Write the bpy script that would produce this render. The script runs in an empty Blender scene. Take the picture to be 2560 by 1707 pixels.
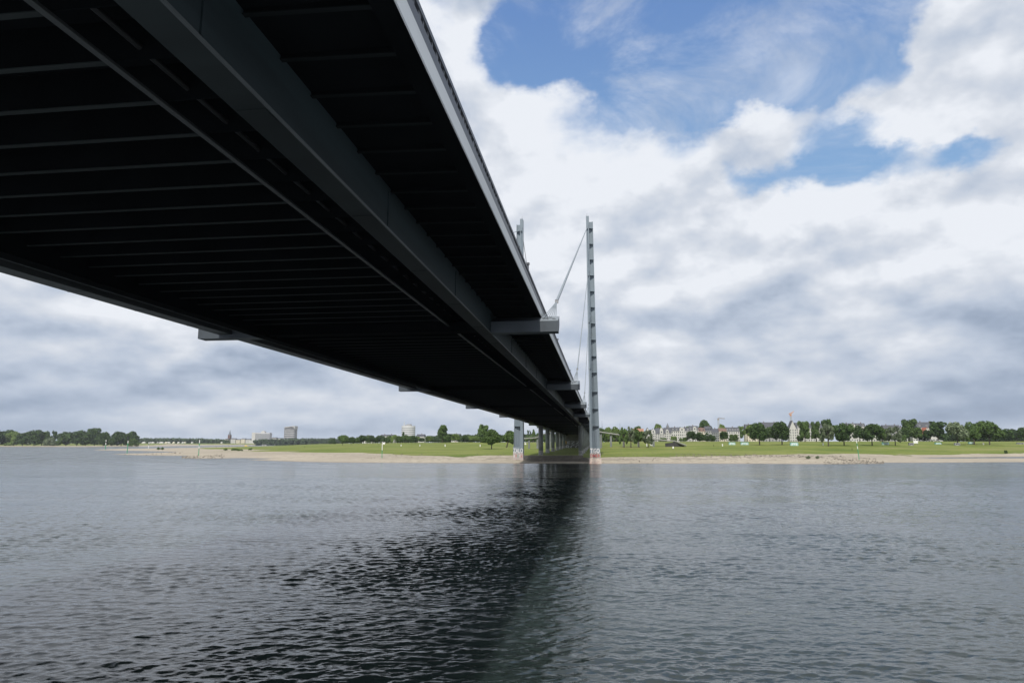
import bpy, math, random
import numpy as np
from mathutils import Vector, Matrix, noise as mnoise
random.seed(7); rng=np.random.default_rng(11)
C=bpy.data.collections.new('place'); bpy.context.scene.collection.children.link(C)
sc=bpy.context.scene
# ------------------------------------------------------------------ camera, world, sun, exposure
FPX,PITCH,YAW,ROLL=1664.2,0.152,0.130,-0.00065        # focal length in pixels of a 2560 px frame
Fv=Vector((-math.sin(YAW)*math.cos(PITCH),math.cos(YAW)*math.cos(PITCH),math.sin(PITCH)))
R0=Vector((math.cos(YAW),math.sin(YAW),0)); U0=R0.cross(Fv)
Rv=math.cos(ROLL)*R0-math.sin(ROLL)*U0; Uv=math.sin(ROLL)*R0+math.cos(ROLL)*U0
cd=bpy.data.cameras.new('camera'); cam=bpy.data.objects.new('camera',cd); sc.collection.objects.link(cam)
cd.sensor_width=36; cd.sensor_fit='HORIZONTAL'; cd.lens=FPX*36/2560; cd.clip_start=0.1; cd.clip_end=60000
m3=Matrix((Rv,Uv,-Fv)).transposed(); cam.matrix_world=m3.to_4x4(); sc.camera=cam
sc.view_settings.view_transform='Standard'; sc.view_settings.look='None'; sc.view_settings.exposure=0; sc.view_settings.gamma=1
SUN_EL=math.radians(50); SUN_AZ=math.radians(182)      # azimuth measured from +Y clockwise: the sun stands behind the viewer
sl=bpy.data.lights.new('sun','SUN'); sl.energy=3.8; sl.angle=math.radians(0.6); sl.color=(1,.95,.88)
so=bpy.data.objects.new('sun',sl); sc.collection.objects.link(so)
sdir=Vector((math.sin(SUN_AZ)*math.cos(SUN_EL),math.cos(SUN_AZ)*math.cos(SUN_EL),math.sin(SUN_EL)))
so.rotation_euler=sdir.to_track_quat('Z','Y').to_euler()

def ray(px,py): return Fv+Rv*((px-1280)/FPX)+Uv*((853.5-py)/FPX)
FH=Vector((-math.sin(YAW),math.cos(YAW),0))
def at(px,py,d):                                       # the point seen at that photo pixel, d metres ahead
    r=ray(px,py); return r*(d/r.dot(FH))
def onlevel(px,py,z):
    r=ray(px,py); return r*(z/r.z)
def yproj(p): 
    d=p.dot(Fv); return 853.5-FPX*p.dot(Uv)/d
HW=-8.5                                                # water level below the eye

class NT:
    def __init__(s,tree): s.t=tree
    def n(s,typ,**k):
        x=s.t.nodes.new(typ)
        for a,b in k.items(): setattr(x,a,b)
        return x
    def lk(s,a,b): s.t.links.new(a,b)
    def set(s,inp,v):
        if isinstance(v,(int,float)): inp.default_value=v
        elif isinstance(v,(tuple,list)): inp.default_value=tuple(v) if len(v)==len(inp.default_value) else tuple(v)+(1,)
        else: s.lk(v,inp)
    def m(s,op,a,b=None,c=None,clamp=False):
        x=s.n('ShaderNodeMath',operation=op); x.use_clamp=clamp; s.set(x.inputs[0],a)
        if b is not None: s.set(x.inputs[1],b)
        if c is not None: s.set(x.inputs[2],c)
        return x.outputs[0]
    def v(s,op,a,b=None,out=0):
        if op=='LENGTH': out=1
        x=s.n('ShaderNodeVectorMath',operation=op); s.set(x.inputs[0],a)
        if b is not None: s.set(x.inputs[1],b)
        return x.outputs[out]
    def mix(s,f,a,b,blend='MIX'):
        x=s.n('ShaderNodeMix',data_type='RGBA',blend_type=blend); s.set(x.inputs[0],f); s.set(x.inputs[6],a); s.set(x.inputs[7],b); return x.outputs[2]
    def noise(s,vec,scale,detail=4,rough=.55,dim='3D',dist=0.0):
        x=s.n('ShaderNodeTexNoise',noise_dimensions=dim); s.lk(vec,x.inputs['Vector']); x.inputs['Scale'].default_value=scale
        x.inputs['Detail'].default_value=detail; x.inputs['Roughness'].default_value=rough; x.inputs['Distortion'].default_value=dist
        return x.outputs['Fac']
    def sm(s,v,a,b,lo=0.,hi=1.):
        x=s.n('ShaderNodeMapRange',interpolation_type='SMOOTHSTEP'); s.set(x.inputs[0],v)
        for i,q in enumerate((a,b,lo,hi)): x.inputs[i+1].default_value=q
        return x.outputs[0]
    def xyz(s,x,y,z):
        c=s.n('ShaderNodeCombineXYZ'); s.set(c.inputs[0],x); s.set(c.inputs[1],y); s.set(c.inputs[2],z); return c.outputs[0]
    def sep(s,v):
        c=s.n('ShaderNodeSeparateXYZ'); s.lk(v,c.inputs[0]); return c.outputs
def lin(r,g,b): 
    f=lambda c:(c/255/12.92 if c/255<=.04045 else ((c/255+.055)/1.055)**2.4)
    return (f(r),f(g),f(b),1)

w=bpy.data.worlds.new('World'); sc.world=w; w.use_nodes=True
N=NT(w.node_tree); w.node_tree.nodes.clear()
geo=N.n('ShaderNodeTexCoord').outputs['Generated']
dx,dy,dz=N.sep(geo)
sky=N.n('ShaderNodeTexSky',sky_type='NISHITA'); sky.sun_disc=False; sky.sun_elevation=SUN_EL; sky.sun_rotation=SUN_AZ
sky.air_density=1.0; sky.dust_density=.6; sky.ozone_density=1.6; sky.altitude=50
skyc=N.mix(1.0,sky.outputs[0],(.145,.130,.108,1),'MULTIPLY')
az=N.m('MULTIPLY',N.m('ARCTAN2',dx,dy),57.29578); el=N.m('MULTIPLY',N.m('ARCSINE',dz),57.29578)
ae=N.xyz(az,el,0.)
pl=N.xyz(dx,dy,N.m('ADD',N.m('MULTIPLY',dz,1.45),N.m('MULTIPLY',N.m('SUBTRACT',1.,N.m('EXPONENT',N.m('MULTIPLY',N.m('MAXIMUM',dz,0.),-9.))),.22)))
# wandering edges
wn=N.n('ShaderNodeTexNoise'); N.lk(pl,wn.inputs['Vector']); wn.inputs['Scale'].default_value=3.2; wn.inputs['Detail'].default_value=7; wn.inputs['Roughness'].default_value=.6
wv=N.v('MULTIPLY',N.v('SUBTRACT',wn.outputs['Color'],(.5,.5,.5)),(15.,11.,0.))
aew=N.v('ADD',ae,wv)
def pix2ae(px,py):
    r=ray(px,py).normalized(); return math.degrees(math.atan2(r.x,r.y)),math.degrees(math.asin(r.z))
def blobs(lst,vec):
    tot=None
    for px,py,rx,ry,a in lst:
        A,E=pix2ae(px,py); k=57.3/FPX
        q=N.v('MULTIPLY',N.v('SUBTRACT',vec,(A,E,0.)),(1/(rx*k),1/(ry*k),0.))
        g=N.m('MULTIPLY',N.m('EXPONENT',N.m('MULTIPLY',N.v('DOT_PRODUCT',q,q,1),-1.)),a)
        tot=g if tot is None else N.m('ADD',tot,g)
    return tot
cover=blobs([(1760,40,400,170,-2.4),(1340,60,110,100,-1.6),(1290,170,70,60,-.9),(1470,170,170,110,-1.8),(1600,270,140,70,-1.3),(1720,340,110,45,-1.5),(2020,190,230,110,-1.3),
             (2120,60,200,80,-1.2),(2130,405,160,50,-2.2),(1960,250,120,50,-.8),(2080,330,180,40,-.6),(1860,470,110,34,-1.3),(2420,390,80,40,-1.6),(2390,240,90,34,-1.2),(2290,150,90,110,-1.6),
             (2540,110,170,110,3.0),(1640,125,40,26,1.4),(2190,150,85,75,1.0),(2330,300,95,62,1.7),(2150,265,190,24,.7),(1150,60,70,110,.9),(1400,285,140,40,.9),(1850,340,140,60,1.2)],aew)
def fbm(off,sc=4.6,det=10,ro=.6): return N.noise(N.v('ADD',pl,off),sc,det,ro)
n0=fbm((0.,0.,0.),4.2,10,.58); n2=fbm((3.,1.,0.),7.0,8,.5); n2u=fbm((3.,1.,.05),7.0,8,.5); nw=N.noise(N.v('MULTIPLY',pl,(1.,1.,1.3)),3.6,9,.66,dist=.6)
big=fbm((5.,2.,1.),3.4,7,.52)
D=N.m('ADD',N.m('ADD',N.m('ADD',cover,N.sm(el,15.,30.,1.8,.95)),N.m('MULTIPLY',N.m('SUBTRACT',n0,.5),3.6)),N.m('MULTIPLY',N.m('SUBTRACT',n2,.5),1.3))
mask=N.sm(D,-.35,.85)
veil=N.m('MULTIPLY',N.sm(nw,.42,.72),.55); mask=N.m('MAXIMUM',mask,veil)
shade=blobs([(1330,380,300,110,.22),(1480,320,90,60,.15),(2010,495,170,70,.36),(2200,560,200,70,.12),(1660,860,100,60,.24),(1780,735,90,45,.22),(2120,900,90,30,.12),(2500,420,160,160,.10),(1300,560,240,130,.05),(1700,600,200,60,.10),
             (2060,630,190,36,-.26),(1300,420,110,40,-.12),(2560,790,150,80,-.34),(2600,1000,360,80,-.26),(1900,910,400,40,-.08),(1500,700,90,90,.08),(220,780,200,50,.16),(470,865,60,40,.22),(100,1000,600,60,-.28),(130,840,150,26,-.14),(640,930,300,44,-.26),(1900,1040,700,50,-.08),(560,1000,300,30,.12)],aew)
hz=N.sm(el,1.,20.,-.13,.02); calm=N.sm(el,0.,14.,.6,1.1)
edge=N.m('MULTIPLY',N.m('MULTIPLY',N.m('SUBTRACT',n2,n2u),1.8),calm)
lum=N.m('ADD',N.m('ADD',N.m('ADD',.825,shade),hz),N.m('ADD',edge,N.m('MULTIPLY',N.m('MULTIPLY',N.m('SUBTRACT',big,.5),.65),calm)),clamp=True)
cr=N.n('ShaderNodeValToRGB'); N.lk(lum,cr.inputs[0]); e=cr.color_ramp.elements
e[0].position=.0; e[0].color=lin(138,151,173); e[1].position=1; e[1].color=lin(236,240,247)
for p,c in ((.3,lin(161,175,196)),(.55,lin(189,200,217)),(.8,lin(215,221,231))): q=e.new(p); q.color=c
blue=N.mix(N.sm(el,16.,40.),lin(138,178,222),lin(104,142,203))
sk2=N.mix(.85,skyc,blue)
col=N.mix(mask,sk2,cr.outputs[0])
bg=N.n('ShaderNodeBackground'); N.lk(col,bg.inputs[0]); bg.inputs[1].default_value=1.0
wo=N.n('ShaderNodeOutputWorld'); N.lk(bg.outputs[0],wo.inputs[0])

# ------------------------------------------------------------------ materials
MATS={}
def mat(name,c,rough=.6,var=.15,scale=.6,metal=0.,bump=0.,c2=None,spec=.5,objvar=0.,stretch=(1,1,1)):
    if name in MATS: return MATS[name]
    m=bpy.data.materials.new(name); m.use_nodes=True; T=NT(m.node_tree); b=m.node_tree.nodes['Principled BSDF']
    co=T.n('ShaderNodeTexCoord').outputs['Object']; co=T.v('MULTIPLY',co,stretch)
    nz=T.noise(co,scale,6,.6); c=tuple(c)+(1,); cc=(tuple(c2)+(1,)) if c2 else tuple(x*(1-var*2) for x in c[:3])+(1,)
    col=T.mix(T.sm(nz,.35,.7),c,cc)
    if objvar:
        oi=T.n('ShaderNodeObjectInfo').outputs['Random']; hs=T.n('ShaderNodeHueSaturation'); T.lk(col,hs.inputs['Color'])
        T.lk(T.m('ADD',T.m('MULTIPLY',oi,objvar),1-objvar/2),hs.inputs['Value']); T.lk(T.m('ADD',T.m('MULTIPLY',oi,.03),.485),hs.inputs['Hue']); col=hs.outputs[0]
    T.lk(col,b.inputs['Base Color']); b.inputs['Roughness'].default_value=rough; b.inputs['Metallic'].default_value=metal
    b.inputs['Specular IOR Level'].default_value=spec
    if bump:
        bp=T.n('ShaderNodeBump'); bp.inputs['Strength'].default_value=bump; T.lk(nz,bp.inputs['Height']); T.lk(bp.outputs[0],b.inputs['Normal'])
    MATS[name]=m; return m
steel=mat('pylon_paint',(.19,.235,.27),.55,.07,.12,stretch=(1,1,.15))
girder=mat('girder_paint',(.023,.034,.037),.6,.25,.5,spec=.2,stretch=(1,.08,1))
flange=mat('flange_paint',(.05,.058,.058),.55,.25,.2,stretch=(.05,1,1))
painted_shade=mat('soffit_painted_shade',(.0045,.0055,.006),.9,.2,.3,spec=.03)  # grey steel under the deck, with the deck's shade painted into its colour
pale=mat('edge_beam_paint',(.62,.63,.62),.6,.08,.4,stretch=(1,.2,1))
dark=mat('dark_rail_paint',(.085,.09,.10),.5,.1,1)
brace=mat('anchor_beam_paint',(.058,.071,.083),.55,.12,.4)
duct=mat('duct_paint',(.06,.065,.063),.5,.3,.12,stretch=(1,1,1))
conc=mat('weathered_concrete',(.36,.34,.31),.85,.2,.5,bump=.2)
dconc=mat('pier_concrete',(.20,.215,.21),.8,.15,.4)
cable=mat('cable_paint',(.22,.25,.27),.5,.08,.5)

# ------------------------------------------------------------------ object helpers
class MB:
    def __init__(s): s.v=[]; s.f=[]
    def box(s,x0,x1,y0,y1,z0,z1):
        return s.hexa([(x0,y0,z0),(x1,y0,z0),(x1,y1,z0),(x0,y1,z0),(x0,y0,z1),(x1,y0,z1),(x1,y1,z1),(x0,y1,z1)])
    def hexa(s,p):
        b=len(s.v); s.v+=[tuple(q) for q in p]
        s.f+=[tuple(b+i for i in f) for f in ((0,3,2,1),(4,5,6,7),(0,1,5,4),(1,2,6,5),(2,3,7,6),(3,0,4,7))]
    def loft(s,rings,closed=True,caps=True):
        b=len(s.v); n=len(rings[0])
        for r in rings: s.v+=[tuple(q) for q in r]
        for i in range(len(rings)-1):
            for j in range(n if closed else n-1):
                k=(j+1)%n; s.f.append((b+i*n+j,b+i*n+k,b+(i+1)*n+k,b+(i+1)*n+j))
        if caps and closed:
            s.f.append(tuple(b+j for j in range(n))[::-1]); s.f.append(tuple(b+(len(rings)-1)*n+j for j in range(n)))
    def tube(s,p,q,r0,r1=None,n=10):
        r1=r0 if r1 is None else r1; p=Vector(p); q=Vector(q); d=(q-p).normalized()
        a=d.orthogonal().normalized(); c=d.cross(a)
        s.loft([[p+(a*math.cos(t)+c*math.sin(t))*r0 for t in [2*math.pi*i/n for i in range(n)]],[q+(a*math.cos(t)+c*math.sin(t))*r1 for t in [2*math.pi*i/n for i in range(n)]]])
    def beam(s,p,q,wd,h):                              # rectangular bar from p to q
        p=Vector(p); q=Vector(q); d=(q-p).normalized(); u=Vector((0,0,1)); sd=d.cross(u)
        sd=Vector((1,0,0)) if sd.length<1e-3 else sd.normalized(); u=sd.cross(d)
        s.loft([[o+sd*(a*wd/2)+u*(b*h/2) for a,b in ((-1,-1),(1,-1),(1,1),(-1,1))] for o in (p,q)])
    def build(s,name,m,parent=None,loc=None,smooth=False,fn=None):
        me=bpy.data.meshes.new(name); v=s.v if fn is None else [fn(q) for q in s.v]
        me.from_pydata(v,[],s.f); me.validate()
        import bmesh
        bm=bmesh.new(); bm.from_mesh(me); bmesh.ops.recalc_face_normals(bm,faces=bm.faces); bm.to_mesh(me); bm.free()
        me.materials.append(m)
        if smooth: me.polygons.foreach_set('use_smooth',[True]*len(me.polygons))
        o=bpy.data.objects.new(name,me); C.objects.link(o)
        if parent: o.parent=parent
        if loc is not None: o.location=loc
        return o
def tag(o,label=None,cat=None,group=None,kind=None):
    for k,x in (('label',label),('category',cat),('group',group),('kind',kind)):
        if x: o[k]=x
    return o
def empty(name,loc,label=None,cat=None,group=None,rz=0):
    o=bpy.data.objects.new(name,None); C.objects.link(o); o.location=loc; o.rotation_euler=(0,0,rz); o.empty_display_size=.5
    return tag(o,label,cat,group)
def npmesh(name,V,F4,m,smooth=True):
    me=bpy.data.meshes.new(name); me.vertices.add(len(V)); me.vertices.foreach_set('co',V.astype(np.float32).ravel())
    me.loops.add(F4.size); me.loops.foreach_set('vertex_index',F4.astype(np.int32).ravel())
    me.polygons.add(len(F4)); me.polygons.foreach_set('loop_start',np.arange(0,F4.size,4,dtype=np.int32))
    me.update(calc_edges=True); me.validate()
    if smooth: me.polygons.foreach_set('use_smooth',np.ones(len(F4),dtype=bool))
    me.materials.append(m); o=bpy.data.objects.new(name,me); C.objects.link(o); return o
def gridfaces(nr,nc):
    i=np.arange(nr-1)[:,None]*nc+np.arange(nc-1)[None,:]; i=i.ravel()
    return np.stack([i,i+1,i+nc+1,i+nc],1)

# ------------------------------------------------------------------ terrain
def W2(px,py): p=onlevel(px,py,HW); return (p.x,p.y)
A_front=[(237,1125),(330,1126.6),(420,1128.5),(470,1130.2),(400,1132),(283,1135.2),(330,1137.2),(400,1138.3),(470,1139),(457,1142),(455,1144.3),(480,1146),(550,1145.5),(600,1144.3),(660,1145.6),(695,1146.6),(636,1149),(680,1151.5),(745,1154),(908,1156.2),(1140,1157.4),(1490,1158.6),(1778,1158.6),(1960,1159.2),(2090,1159.8),(2202,1159),(2222,1156.6),(2400,1155.8),(2560,1155),(2900,1153.5),(4300,1149)]
A_back=[(4300,1116),(800,1109.2),(795,1113),(720,1115.2),(652,1116.4),(560,1117),(500,1118.3),(446,1120.3),(346,1121.6),(250,1122.8)]
B_poly=[(-2600,1118),(-300,1117),(0,1116.4),(200,1116.8),(345,1116.2),(430,1115),(538,1114),(560,1112.9),(700,1112.7),(830,1112.2),(850,1109.2),(-2600,1109.2)]
pool1=[(2230,1145.2),(2330,1143.2),(2600,1141.3),(3100,1140.6),(3100,1146.3),(2560,1147.3),(2350,1147.2)]
pool2=[(1742,1152.2),(1800,1151.3),(1852,1151.8),(1850,1153.2),(1780,1154)]
pool3=[(1000,1152.5),(1100,1151.6),(1190,1152.2),(1150,1153.6),(1060,1153.8)]
polyA=np.array([W2(*p) for p in A_front+A_back]); polyB=np.array([W2(*p) for p in B_poly])
pools=[np.array([W2(*p) for p in q]) for q in (pool1,)]
def sdist(P,poly):
    d=np.full(len(P),1e12); inside=np.zeros(len(P),bool)
    for i in range(len(poly)):
        a=poly[i]; b=poly[(i+1)%len(poly)]; ab=b-a; t=np.clip(((P-a)@ab)/(ab@ab),0,1)
        q=P-(a+t[:,None]*ab); d=np.minimum(d,(q**2).sum(1))
        c=((a[1]<=P[:,1])&(b[1]>P[:,1]))|((b[1]<=P[:,1])&(a[1]>P[:,1]))
        xx=a[0]+(P[:,1]-a[1])/(ab[1]+1e-12)*ab[0]; inside^=c&(P[:,0]<xx)
    return np.sqrt(d)*np.where(inside,1,-1)
PLAT=[(-3000,[(0,-7),(1700,-7.2),(1800,-6.3),(3000,-3),(15000,0)]),(330,[(0,-7.7),(1300,-7.8),(1720,-7.2),(1800,-6.3),(2900,-6),(3100,-.5),(15000,2)]),
 (520,[(0,-6.4),(700,-6.8),(1450,-7.2),(2900,-7),(3100,-.5),(15000,2)]),(650,[(0,-6.3),(900,-6.6),(1450,-7.0),(2900,-7),(3100,-.5),(15000,2)]),
 (800,[(0,-6.3),(435,-6.3),(975,-2.9),(1300,-2),(3000,0),(15000,2)]),(950,[(0,-6.2),(400,-6.1),(700,-3.2),(975,0),(1050,.9),(15000,3)]),
 (1140,[(0,-6),(340,-6),(424,-5.6),(540,-4.4),(700,-2),(900,1.7),(15000,3)]),(1300,[(0,-6.2),(355,-6.0),(401,-5.5),(447,-5.1),(540,-4.4),(640,-3.9),(900,1.8),(15000,3)]),
 (1460,[(0,-6.2),(355,-6.0),(401,-5.5),(447,-5.1),(540,-4.4),(640,-3.9),(900,1.8),(15000,3)]),
 (1530,[(0,-6.1),(332,-6.1),(380,-5.4),(440,-4.3),(520,-2.1),(640,1.2),(720,2.2),(15000,4)]),
 (2000,[(0,-6.1),(332,-6.3),(380,-5.8),(440,-4.4),(520,-2.0),(640,1.5),(720,2.4),(15000,4)]),
 (2300,[(0,-8.1),(340,-8.1),(440,-7.6),(470,-6.9),(500,-5.2),(560,-1.6),(650,1.9),(720,2.6),(15000,4)]),
 (4400,[(0,-8.1),(340,-8.1),(440,-7.6),(480,-7.0),(530,-5.2),(590,-1.6),(670,1.9),(720,2.6),(15000,4)])]
def uv(P):
    d=P[:,0]*FH.x+P[:,1]*FH.y; r=P[:,0]*R0.x+P[:,1]*R0.y
    return 1280+r/np.maximum(d,1)*FPX/math.cos(PITCH),d
def smoothnoise(P,s,seed=0.):
    return np.array([mnoise.noise(Vector((x*s+seed,y*s-seed,seed))) for x,y in P]) if len(P)<400000 else 0
def ground(P,sdA=None,nz=0.):
    P=np.atleast_2d(P).astype(float); sdA=sdist(P,polyA); sdB=sdist(P,polyB); u,d=uv(P)
    plat=np.zeros(len(P)); us=[p[0] for p in PLAT]; Z=np.array([np.interp(d,[q[0] for q in p[1]],[q[1] for q in p[1]]) for p in PLAT])
    k=np.clip(np.searchsorted(us,u)-1,0,len(us)-2); t=np.clip((u-np.array(us)[k])/(np.array(us)[k+1]-np.array(us)[k]),0,1)
    ii=np.arange(len(P)); plat=Z[k,ii]*(1-t)+Z[k+1,ii]*t
    sd=np.maximum(sdA,sdB)+nz
    g=HW+np.interp(sd,[-60,0,8,22,44,70,200],[-3,0,.42,1.15,2.3,3.2,14])
    slowl=np.clip((600-u)/300,0,1); g2=HW+np.interp(sd,[-60,0,10,40,90,400],[-3,0,.35,.8,1.6,14]); g=g*(1-slowl)+g2*slowl
    z=np.minimum(g,plat)
    for pl_ in pools:
        s=sdist(P,pl_)+nz*.4; z=np.where(s>-14,np.minimum(z,HW+np.interp(-s,[-12,0,14],[-.6,0,1.2])),z)
    return z,sd,u,d
def gz(x,y): return float(ground([[x,y]])[0][0])
tcol=np.linspace(-1.75,1.75,900); rows=np.concatenate([np.geomspace(262,700,250),np.geomspace(704,1500,70)[0:],np.geomspace(1520,4200,110),np.geomspace(4400,7200,8)])
dd,tt=np.meshgrid(rows,tcol,indexing='ij')
P=np.stack([(dd*(FH.x+R0.x*tt)).ravel(),(dd*(FH.y+R0.y*tt)).ravel()],1)
nz1=smoothnoise(P,.03); nz2=smoothnoise(P,.11,3.)
z,sd,u,d=ground(P,nz=nz1*4+nz2*1.5)
z=z+np.where(sd>8,nz1*.18+nz2*.10,0)
grassw=np.interp(u,[-400,200,345,420,520,745,950,1140,1300,1500,1740,2000,2250,2560,3500],[150,150,150,300,80,75,58,40,50,36,44,80,115,150,150])
grassf=np.clip((sd-grassw+nz1*16+nz2*8)/9+.5,0,1)
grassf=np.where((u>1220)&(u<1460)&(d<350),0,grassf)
stone=np.exp(-((sd-grassw*.62)/(grassw*.22))**2)*np.interp(u,[400,950,1300,1490,2200,2300],[.35,.6,1,1,.9,.15])+np.where((u>1290)&(u<1478)&(d<350)&(sd>13),1.1,0)  # last term: dark stones under the deck, also painting in its shade
rocks_and_shade=np.clip((sd+nz1*6-5)/8,0,1)*np.clip((u-1312)/14,0,1)*np.clip((1476-u)/10,0,1)*(d<345)  # dark stones and soil under the deck, its shade painted in too
tm=bpy.data.materials.new('river_bank_ground'); tm.use_nodes=True; T=NT(tm.node_tree); b=tm.node_tree.nodes['Principled BSDF']
at1=T.n('ShaderNodeAttribute',attribute_name='cover').outputs['Color']; ar,ag,ab=T.sep(at1)
pos=T.n('ShaderNodeNewGeometry').outputs['Position']
nA=T.noise(pos,.35,8,.65); nB=T.noise(pos,.02,5,.6); nC=T.noise(pos,1.6,5,.6)
sand=T.mix(T.sm(nA,.35,.68),(.42,.37,.295,1),(.30,.265,.205,1)); sand=T.mix(T.sm(nB,.4,.62),sand,(.33,.29,.23,1))
px_,py_,pz_=T.sep(pos); wet=T.sm(pz_,HW,HW+.35,1.,0.); sand=T.mix(T.m('MULTIPLY',wet,.55),sand,(.20,.17,.14,1))
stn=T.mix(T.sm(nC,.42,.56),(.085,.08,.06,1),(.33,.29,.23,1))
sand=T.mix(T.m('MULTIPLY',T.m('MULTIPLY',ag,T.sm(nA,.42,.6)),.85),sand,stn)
gr=T.mix(T.sm(nB,.38,.62),(.125,.165,.028,1),(.185,.21,.05,1)); gr=T.mix(T.m('MULTIPLY',T.sm(nA,.45,.75),.6),gr,(.060,.095,.018,1))
dry=T.noise(T.v('MULTIPLY',pos,(.008,.035,.05)),1.,6,.6); gr=T.mix(T.m('MULTIPLY',T.sm(dry,.48,.68),.6),gr,(.22,.205,.085,1)); gr=T.mix(T.m('MULTIPLY',T.sm(dry,.50,.34),.5),gr,(.055,.095,.016,1))
sand=T.mix(T.m('MULTIPLY',ab,T.sm(nA,.25,.6,.55,.95)),sand,(.075,.065,.05,1)); fr=T.m('MULTIPLY',T.sm(ar,.05,.4),T.sm(nA,.40,.58)); sand=T.mix(T.m('MULTIPLY',fr,.8),sand,(.13,.115,.06,1))  # sand under the deck darkened: stony soil plus painted deck shade
gm=T.sm(T.m('ADD',ar,T.m('MULTIPLY',T.m('SUBTRACT',nA,.5),.9)),.35,.65)
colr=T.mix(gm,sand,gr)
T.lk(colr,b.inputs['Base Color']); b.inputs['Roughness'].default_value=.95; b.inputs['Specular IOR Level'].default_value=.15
bp=T.n('ShaderNodeBump'); bp.inputs['Strength'].default_value=.5; bp.inputs['Distance'].default_value=.3; T.lk(nC,bp.inputs['Height']); T.lk(bp.outputs[0],b.inputs['Normal'])
land=npmesh('ground',np.stack([P[:,0],P[:,1],z],1),gridfaces(len(rows),len(tcol)),tm)
ca=land.data.color_attributes.new('cover','FLOAT_COLOR','POINT'); ca.data.foreach_set('color',np.stack([grassf,stone,rocks_and_shade,grassf*0+1],1).astype(np.float32).ravel())  # stone and rocks_and_shade both hold some painted deck shade under the bridge
tag(land,kind='structure')

# ------------------------------------------------------------------ river
comps=[]
for i in range(120):
    lam=.22*(7.5**rng.random()); th=math.radians(90-rng.normal(-11,28)); 
    k=2*math.pi/lam; comps.append((k*math.cos(th),k*math.sin(th),lam,rng.random()*6.283))
r1=np.concatenate([np.geomspace(18,170,820),np.geomspace(171.5,1200,170),np.geomspace(1230,7000,30)]); tc=np.concatenate([np.linspace(-1.8,-.87,60),np.linspace(-.865,.865,1150),np.linspace(.87,1.8,60)])
dd,tt=np.meshgrid(r1,tc,indexing='ij'); X=dd*(FH.x+R0.x*tt); Y=dd*(FH.y+R0.y*tt); cell=np.maximum(np.gradient(r1)[:,None],dd*.8*np.gradient(tc)[None,:])
Zw=np.zeros_like(X)
pt=(np.sin(X*.061+Y*.023+1)+np.sin(Y*.083-X*.019+2.2)+np.sin((X+Y)*.037+np.sin(Y*.05)*1.5))/3
gx=np.arange(-260,265,3.); gy=np.arange(0,265,3.); gn=np.array([[mnoise.fractal(Vector((a*.045,b_*.08,1.7)),1.,2.,4) for a in gx] for b_ in gy])
fx=np.clip((X-gx[0])/3,0,len(gx)-1.01); fy=np.clip((Y-gy[0])/3,0,len(gy)-1.01); ix=fx.astype(int); iy=fy.astype(int); fx-=ix; fy-=iy
gn=(gn[iy,ix]*(1-fx)+gn[iy,ix+1]*fx)*(1-fy)+(gn[iy+1,ix]*(1-fx)+gn[iy+1,ix+1]*fx)*fy
amp_mod=np.clip(.95+.25*pt+1.0*gn,.35,1.9)
for kx,ky,lam,ph in comps:
    a=.0038*lam**.80*np.clip((lam/cell-2.)/1.5,0,1)
    wob=.5*np.sin(X*.13+ph*3)+.5*np.sin(Y*.11+ph*5)
    Zw+=a*(1-2*np.abs(np.sin((kx*X+ky*Y+ph+wob)/2)))*.75+a*.5*np.sin(kx*X+ky*Y+ph+wob)
Zw*=amp_mod
wm=bpy.data.materials.new('river_water'); wm.use_nodes=True; T=NT(wm.node_tree); b=wm.node_tree.nodes['Principled BSDF']
pos=T.n('ShaderNodeNewGeometry').outputs['Position']
s1=T.v('MULTIPLY',pos,(.55,1.,1.)); na=T.noise(s1,1.1,3,.55,dist=.6); nb=T.noise(s1,4.2,4,.6,dist=.4); nc=T.noise(T.v('MULTIPLY',pos,(.02,.05,.05)),1.,3)
h=T.m('ADD',T.m('MULTIPLY',na,.080),T.m('MULTIPLY',nb,.034)); h=T.m('MULTIPLY',h,T.sm(nc,.3,.7,.65,1.2)); nd=T.noise(T.v('MULTIPLY',pos,(.10,.30,1.)),1.,4,.6,dist=.5); h=T.m('ADD',h,T.m('MULTIPLY',nd,.16))
bp=T.n('ShaderNodeBump'); bp.inputs['Strength'].default_value=1.; bp.inputs['Distance'].default_value=1.; T.lk(h,bp.inputs['Height']); T.lk(bp.outputs[0],b.inputs['Normal'])
T.lk(T.mix(T.sm(nc,.35,.65),(.018,.027,.025,1),(.026,.038,.036,1)),b.inputs['Base Color']); T.lk(T.m('MULTIPLY',T.sm(T.v('LENGTH',pos,out=1),45.,480.,.05,.30),T.sm(nd,.35,.65,.6,1.25)),b.inputs['Roughness']); b.inputs['Specular IOR Level'].default_value=1.0; b.subsurface_method='BURLEY'; b.inputs['Subsurface Weight'].default_value=1.; b.inputs['Subsurface Radius'].default_value=(1,1,.8); b.inputs['Subsurface Scale'].default_value=1.6; b.inputs['IOR'].default_value=1.333
river=npmesh('river',np.stack([X.ravel(),Y.ravel(),(HW+Zw).ravel()],1),gridfaces(len(r1),len(tc)),wm); tag(river,kind='structure')

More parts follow.
